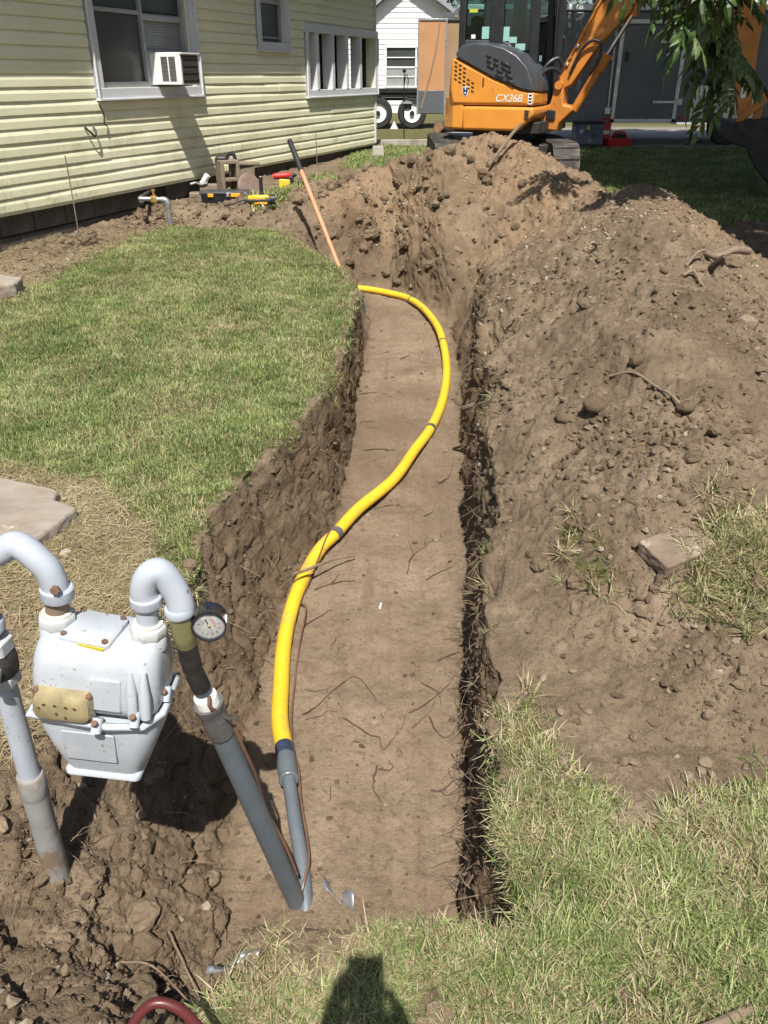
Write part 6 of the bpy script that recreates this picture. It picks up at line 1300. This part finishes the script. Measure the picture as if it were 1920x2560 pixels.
def crown_mesh(name, blobs, n, seed):
    """one mesh of loose pinnate leaves spread through the blobs' volume"""
    R = np.random.default_rng(seed); vol = np.array([b[1][0] * b[1][1] * b[1][2] for b in blobs]); pick = R.choice(len(blobs), n, p=vol / vol.sum())
    u = R.normal(size=(n, 3)); u /= np.linalg.norm(u, axis=1)[:, None]; u *= (R.random(n) ** .42)[:, None]
    C = np.array([b[0] for b in blobs])[pick] + u * np.array([b[1] for b in blobs])[pick]
    keep = fbm(C[:, 0] * .9, C[:, 1] * .9, C[:, 2] * .9, 2) > -.28; C = C[keep]; n = len(C)
    V = []; F = []; base = 0
    for i in range(n):
        a = R.random() * 2 * PI; d = Vector((math.cos(a), math.sin(a), R.uniform(-.7, .1))).normalized(); s = Vector((-math.sin(a), math.cos(a), 0)); p = Vector(C[i]); L = .165
        for k in range(4):
            for sg in (-1, 1):
                dd = (d * .7 + s * sg * .8 + Vector((0, 0, R.uniform(-.5, .2)))).normalized(); w = d.cross(dd).cross(dd).normalized() * L * .2; o = p + d * .06 * k
                V += [o, o + dd * L * .45 + w, o + dd * L, o + dd * L * .45 - w]; F.append((base, base + 1, base + 2, base + 3)); base += 4
    me = bpy.data.meshes.new(name); me.from_pydata([tuple(v) for v in V], [], F); me.materials.append(M_LEAF); me.update(); return me
def tree(loc, blobs, n, seed, lab, limbs, trunk_r=.24):
    t = empty('pecan_tree', loc); tag(t, lab, 'tree'); L0 = Vector(loc); tm = MB(); top = Vector((0, 0, 3.0))
    tm.tube(spline([(0, 0, -.3), (.03, 0, .4), (-.04, .05, 1.8), top], 6), [trunk_r * (1.35 - .035 * k if k < 8 else 1.05 - .012 * k) for k in range(19)], 14); tm.build('trunk', M_BARK, t, smooth=60)
    for e in limbs:
        e = Vector(e) - L0; m = (top + e) / 2 + Vector((0, 0, .5)); MB().tube(spline([top + Vector((0, 0, -.3)), m, e], 8), [.12 * (1 - .85 * k / 16) + .008 for k in range(17)], 8).build('limb', M_BARK, t, smooth=60)
    o = bpy.data.objects.new('crown', crown_mesh('crown', [((Vector(c) - L0), r) for c, r in blobs], n, seed)); COL.objects.link(o); o.parent = t
    return t
t1 = tree((6.9, 9.0, .30), [((5.3, 8.0, 5.2), (2.7, 3.0, 1.9)), ((4.0, 6.4, 4.9), (1.7, 1.6, 1.1)), ((7.5, 9.5, 6.2), (3, 3, 2)), ((4.2, 9.2, 5.2), (1.9, 2.0, 1.4)), ((3.6, 5.3, 4.4), (1.1, .9, .7)), *([((2.85, 4.7, 4.3), (.95, .65, .5))] * 7)], 12500, 1, 'leafy pecan tree whose branches hang in at the upper right', [(5.3, 8, 5.4), (4.0, 6.4, 5.0), (7.5, 9.5, 6.5), (4.2, 9.2, 5.4), (2.2, 5.2, 3.1)])
t2 = tree((9.5, 13.5, .37), [((6.5, 13.2, 6.2), (3.6, 2.6, 2.0)), ((4.2, 12.6, 5.8), (2.0, 2.0, 1.4)), ((9.5, 14, 7), (3, 3, 2.2)), ((5.5, 10.9, 6), (2.2, 1.4, 1.3)), ((5.2, 15.2, 6.4), (3.2, 1.7, 1.5))], 11500, 2, 'second shade tree standing out of view beyond the excavator arm', [(6.5, 13.2, 6.2), (4.2, 12.6, 5.8), (9.5, 14, 7.2)], .28)
def spray(parent, start, end, n, seed, sag=.15, s=(.8, 1.15)):
    """a hanging twig with its own leaves, each an object"""
    r = random.Random(seed); L0 = Vector(parent.location); a, b = Vector(start) - L0, Vector(end) - L0; m = (a + b) / 2 + Vector((0, 0, sag)); q = spline([a, m, b], 8)
    br = MB().tube(q, [.010 * (1 - .8 * k / len(q)) + .0015 for k in range(len(q))], 6).build('branch', M_BARK, parent)
    for i in range(n):
        p = q[int(len(q) * (.52 + .47 * (i / max(1, n - 1)))) - 1]; o = bpy.data.objects.new('leaf', r.choice(LEAVES)); COL.objects.link(o); o.parent = br; o.location = p + Vector((r.uniform(-.03, .03), r.uniform(-.03, .03), r.uniform(-.02, .02)))
        o.rotation_euler = (r.uniform(-.5, .5), r.uniform(-.1, .8), r.uniform(0, 2 * PI)); k = r.uniform(*s); o.scale = (k, k, k)
    return br
H1 = Vector((2.2, 5.2, 3.1))
spray(t1, H1, (1.22, 5.5, 1.90), 9, 1); spray(t1, H1, (1.44, 5.05, 1.78), 10, 2); spray(t1, H1, (1.56, 5.0, 1.70), 11, 3); spray(t1, H1, (1.72, 4.95, 1.80), 9, 4); spray(t1, H1, (1.40, 5.3, 2.0), 9, 5); spray(t1, H1, (1.9, 5.2, 1.95), 9, 11)
for k, e in enumerate(((1.50, 5.0, 1.66), (1.60, 4.95, 1.62), (1.66, 5.05, 1.70), (1.42, 5.1, 1.86), (1.20, 5.45, 1.84), (1.56, 5.1, 1.80))): spray(t1, H1, e, 10, 80 + k, .12)
H2 = Vector((2.15, 6.4, 2.6))
for k, e in enumerate(((2.26, 6.5, 1.38), (2.36, 6.6, 1.44), (2.42, 6.4, 1.32), (2.48, 6.5, 1.42), (2.30, 6.3, 1.50), (2.46, 6.3, 1.26), (2.34, 6.5, 1.27))): spray(t1, H2, e, 9, 30 + k, .1, (.9, 1.3))
for (p, q) in (((4.0, 6.4, 5.0), H2),): MB().tube(spline([Vector(p) - Vector(t1.location), (Vector(p) + q) / 2 + Vector((0, 0, .3)) - Vector(t1.location), q - Vector(t1.location)], 6), [.028] * 13, 7).build('limb', M_BARK, t1)
H3 = Vector((2.0, 6.6, 3.0))
for k, e in enumerate(((1.35, 6.7, 2.45), (1.55, 6.9, 2.4), (1.75, 6.8, 2.5), (1.5, 6.5, 2.6))): spray(t1, H3, e, 9, 60 + k, .1)
MB().tube(spline([Vector((4.0, 6.4, 5.0)) - Vector(t1.location), Vector((2.9, 6.5, 4.2)) - Vector(t1.location), H3 - Vector(t1.location)], 6), [.03] * 13, 7).build('limb', M_BARK, t1)
# trees closing the view far behind the yards
far_leaf = leaf_material('far_leaf', (.02, .045, .012, 1), (.04, .08, .02, 1), (.07, .11, .03, 1))
fm = crown_mesh('far_crown', [((0, 0, 4.2), (3.6, 2.6, 3.2)), ((2.4, .4, 3.2), (2.2, 2, 2.0)), ((-2.4, 0, 3.4), (2.2, 2, 2.2))], 2600, 5); fm.materials.clear(); fm.materials.append(far_leaf)
trm = MB().tube([(0, 0, -.3), (.1, 0, 2), (0, 0, 4)], [.3, .22, .12], 10).mesh('far_trunk', M_BARK)
for k, (x, y, s, lab) in enumerate(((-9, 52, 1.4, 'far tree behind the white house, leftmost'), (1.5, 56, 1.5, 'far tree behind the white house gable'), (9, 50, 1.3, 'far tree above the cargo trailer'), (17, 54, 1.5, 'far tree behind the grey shed'), (26, 50, 1.4, 'far tree at the right edge of the yards'))):
    t = empty('background_tree', (x, y, .3), (0, 0, k * 1.3)); t.scale = (s, s, s); tag(t, lab, 'tree', 'trees far behind the yards')
    for nm, me in (('crown', fm), ('trunk', trm)): o = bpy.data.objects.new(nm, me); COL.objects.link(o); o.parent = t

# ------------------------------------------------------------------ the photographer, standing behind the lens with a phone
vd = Vector((0, math.cos(math.radians(PITCH)), -math.sin(math.radians(PITCH)))); vu = Vector((0, math.sin(math.radians(PITCH)), math.cos(math.radians(PITCH))))
ph = empty('phone', Vector((.022, 0, 1.5)) - vd * .018 - vu * .062, (math.radians(90 - PITCH), 0, 0)); tag(ph, 'dark phone held up in both hands by the person', 'phone')
MB().rings([rrect(.071, .145, .010, -.004), rrect(.071, .145, .010, .004)]).build('body', M_GBLK, ph, .001); MB().box((0, 0, .0045), (.064, .132, .001)).build('screen', M_SCREEN, ph)
def skin_body(name, joints, bones, m, root):
    me = bpy.data.meshes.new(name); keys = list(joints); ix_ = {k: i for i, k in enumerate(keys)}
    me.from_pydata([joints[k][0] for k in keys], [(ix_[a], ix_[b]) for a, b in bones], []); me.materials.append(m)
    o = bpy.data.objects.new(name, me); COL.objects.link(o); o.modifiers.new('skin', 'SKIN')
    if not me.skin_vertices: me.attributes
    for i, k in enumerate(keys):
        rad = joints[k][1]; me.skin_vertices[0].data[i].radius = rad if hasattr(rad, '__len__') else (rad, rad); me.skin_vertices[0].data[i].use_root = (k == root)
    s = o.modifiers.new('sub', 'SUBSURF'); s.levels = 1; s.render_levels = 2; me.polygons.foreach_set('use_smooth', [True] * len(me.polygons)); return o
def person_material():
    t = NT('clothed_body'); v = t.coord('Object'); sp = t.n('SeparateXYZ'); t.l(v, sp.inputs[0])
    c = t.mix(t.math('GREATER_THAN', sp.outputs['Z'], .98), (.06, .075, .12, 1), (.16, .17, .18, 1))
    c = t.mix(t.math('GREATER_THAN', sp.outputs['Z'], 1.45), c, (.45, .26, .18, 1)); c = t.mix(t.math('GREATER_THAN', sp.outputs['Y'], -.22), c, (.45, .26, .18, 1)); c = t.mix(t.math('LESS_THAN', sp.outputs['Z'], .09), c, (.05, .04, .035, 1))
    t.l(c, t.p.inputs['Base Color']); t.p.inputs['Roughness'].default_value = .75; return t.m
J = {'pel': ((0, -.42, .97), (.15, .11)), 'wst': ((0, -.43, 1.10), (.135, .10)), 'chs': ((0, -.43, 1.30), (.165, .115)), 'nck': ((0, -.42, 1.47), .06), 'jaw': ((0, -.385, 1.565), (.062, .07)), 'hed': ((0, -.39, 1.66), (.078, .095)), 'top': ((0, -.40, 1.73), (.055, .07))}
Bn = [('pel', 'wst'), ('wst', 'chs'), ('chs', 'nck'), ('nck', 'jaw'), ('jaw', 'hed'), ('hed', 'top')]
for s, c in ((-1, 'l'), (1, 'r')):
    pc = Vector(ph.location); hx = pc.x + s * .040
    J.update({c + 'hip': ((s * .10, -.42, .90), .095), c + 'kne': ((s * .12, -.40, .50), .062), c + 'ank': ((s * .13, -.44, .10), .042), c + 'toe': ((s * .15, -.28, .04), (.045, .035)),
              c + 'sho': ((s * .19, -.43, 1.40), .062), c + 'elb': ((s * .20, -.27, 1.17), .045), c + 'wri': ((hx + s * .035, -.085, 1.335), .027), c + 'plm': ((hx + s * .022, -.055, 1.385), (.030, .020))})
    Bn += [('pel', c + 'hip'), (c + 'hip', c + 'kne'), (c + 'kne', c + 'ank'), (c + 'ank', c + 'toe'), ('chs', c + 'sho'), (c + 'sho', c + 'elb'), (c + 'elb', c + 'wri'), (c + 'wri', c + 'plm')]
    for k in range(4):
        z = 1.395 + .014 * k * (1 if s < 0 else -.4); J.update({c + 'f%da' % k: ((hx + s * .012, -.030 + .004 * k, z + .012), .0095), c + 'f%db' % k: ((hx - s * .006, -.006 + .003 * k, z + .014), .0085), c + 'f%dc' % k: ((hx - s * .024, -.008 + .003 * k, z + .012), .0075)})
        Bn += [(c + 'plm', c + 'f%da' % k), (c + 'f%da' % k, c + 'f%db' % k), (c + 'f%db' % k, c + 'f%dc' % k)]
    J.update({c + 'ta': ((hx + s * .008, -.062, 1.410), .011), c + 'tb': ((hx - s * .012, -.060, 1.425), .009)}); Bn += [(c + 'plm', c + 'ta'), (c + 'ta', c + 'tb')]
person = skin_body('person', J, Bn, person_material(), 'pel')
tag(person, 'person in grey shirt and jeans holding up a phone behind the camera', 'person')
hm = MB(); hm.rings([[(.083 * k * math.cos(a), -.405 + .10 * k * math.sin(a), z) for a in [2 * PI * j / 20 for j in range(20)]] for (z, k) in ((1.665, 1.06), (1.71, 1.08), (1.75, .9), (1.775, .55), (1.782, .15))]); hm.build('hair', mat('brown_hair', (.05, .033, .02, 1), .7, var=.3, scale=40, bump=.5), person, smooth=80)
for s in (-1, 1): MB().lathe([(.002, -.012), (.009, -.006), (.011, 0), (.009, .006), (.002, .012)], 12, (s * .03, -.308, 1.655), (0, 1, 0)).build('eye', M_WHITE, person, smooth=80)
MB().rings([[(w * math.cos(a), y + .004 * math.sin(a), z) for a in [2 * PI * j / 10 for j in range(10)]] for (z, w, y) in ((1.66, .008, -.305), (1.63, .013, -.285), (1.615, .016, -.283), (1.61, .008, -.29))]).build('nose', mat('skin_tone', (.45, .26, .18, 1), .6), person, smooth=80); MB().box((0, -.312, 1.575), (.045, .01, .010)).build('mouth', mat('lips', (.35, .13, .11, 1), .5), person, .004)
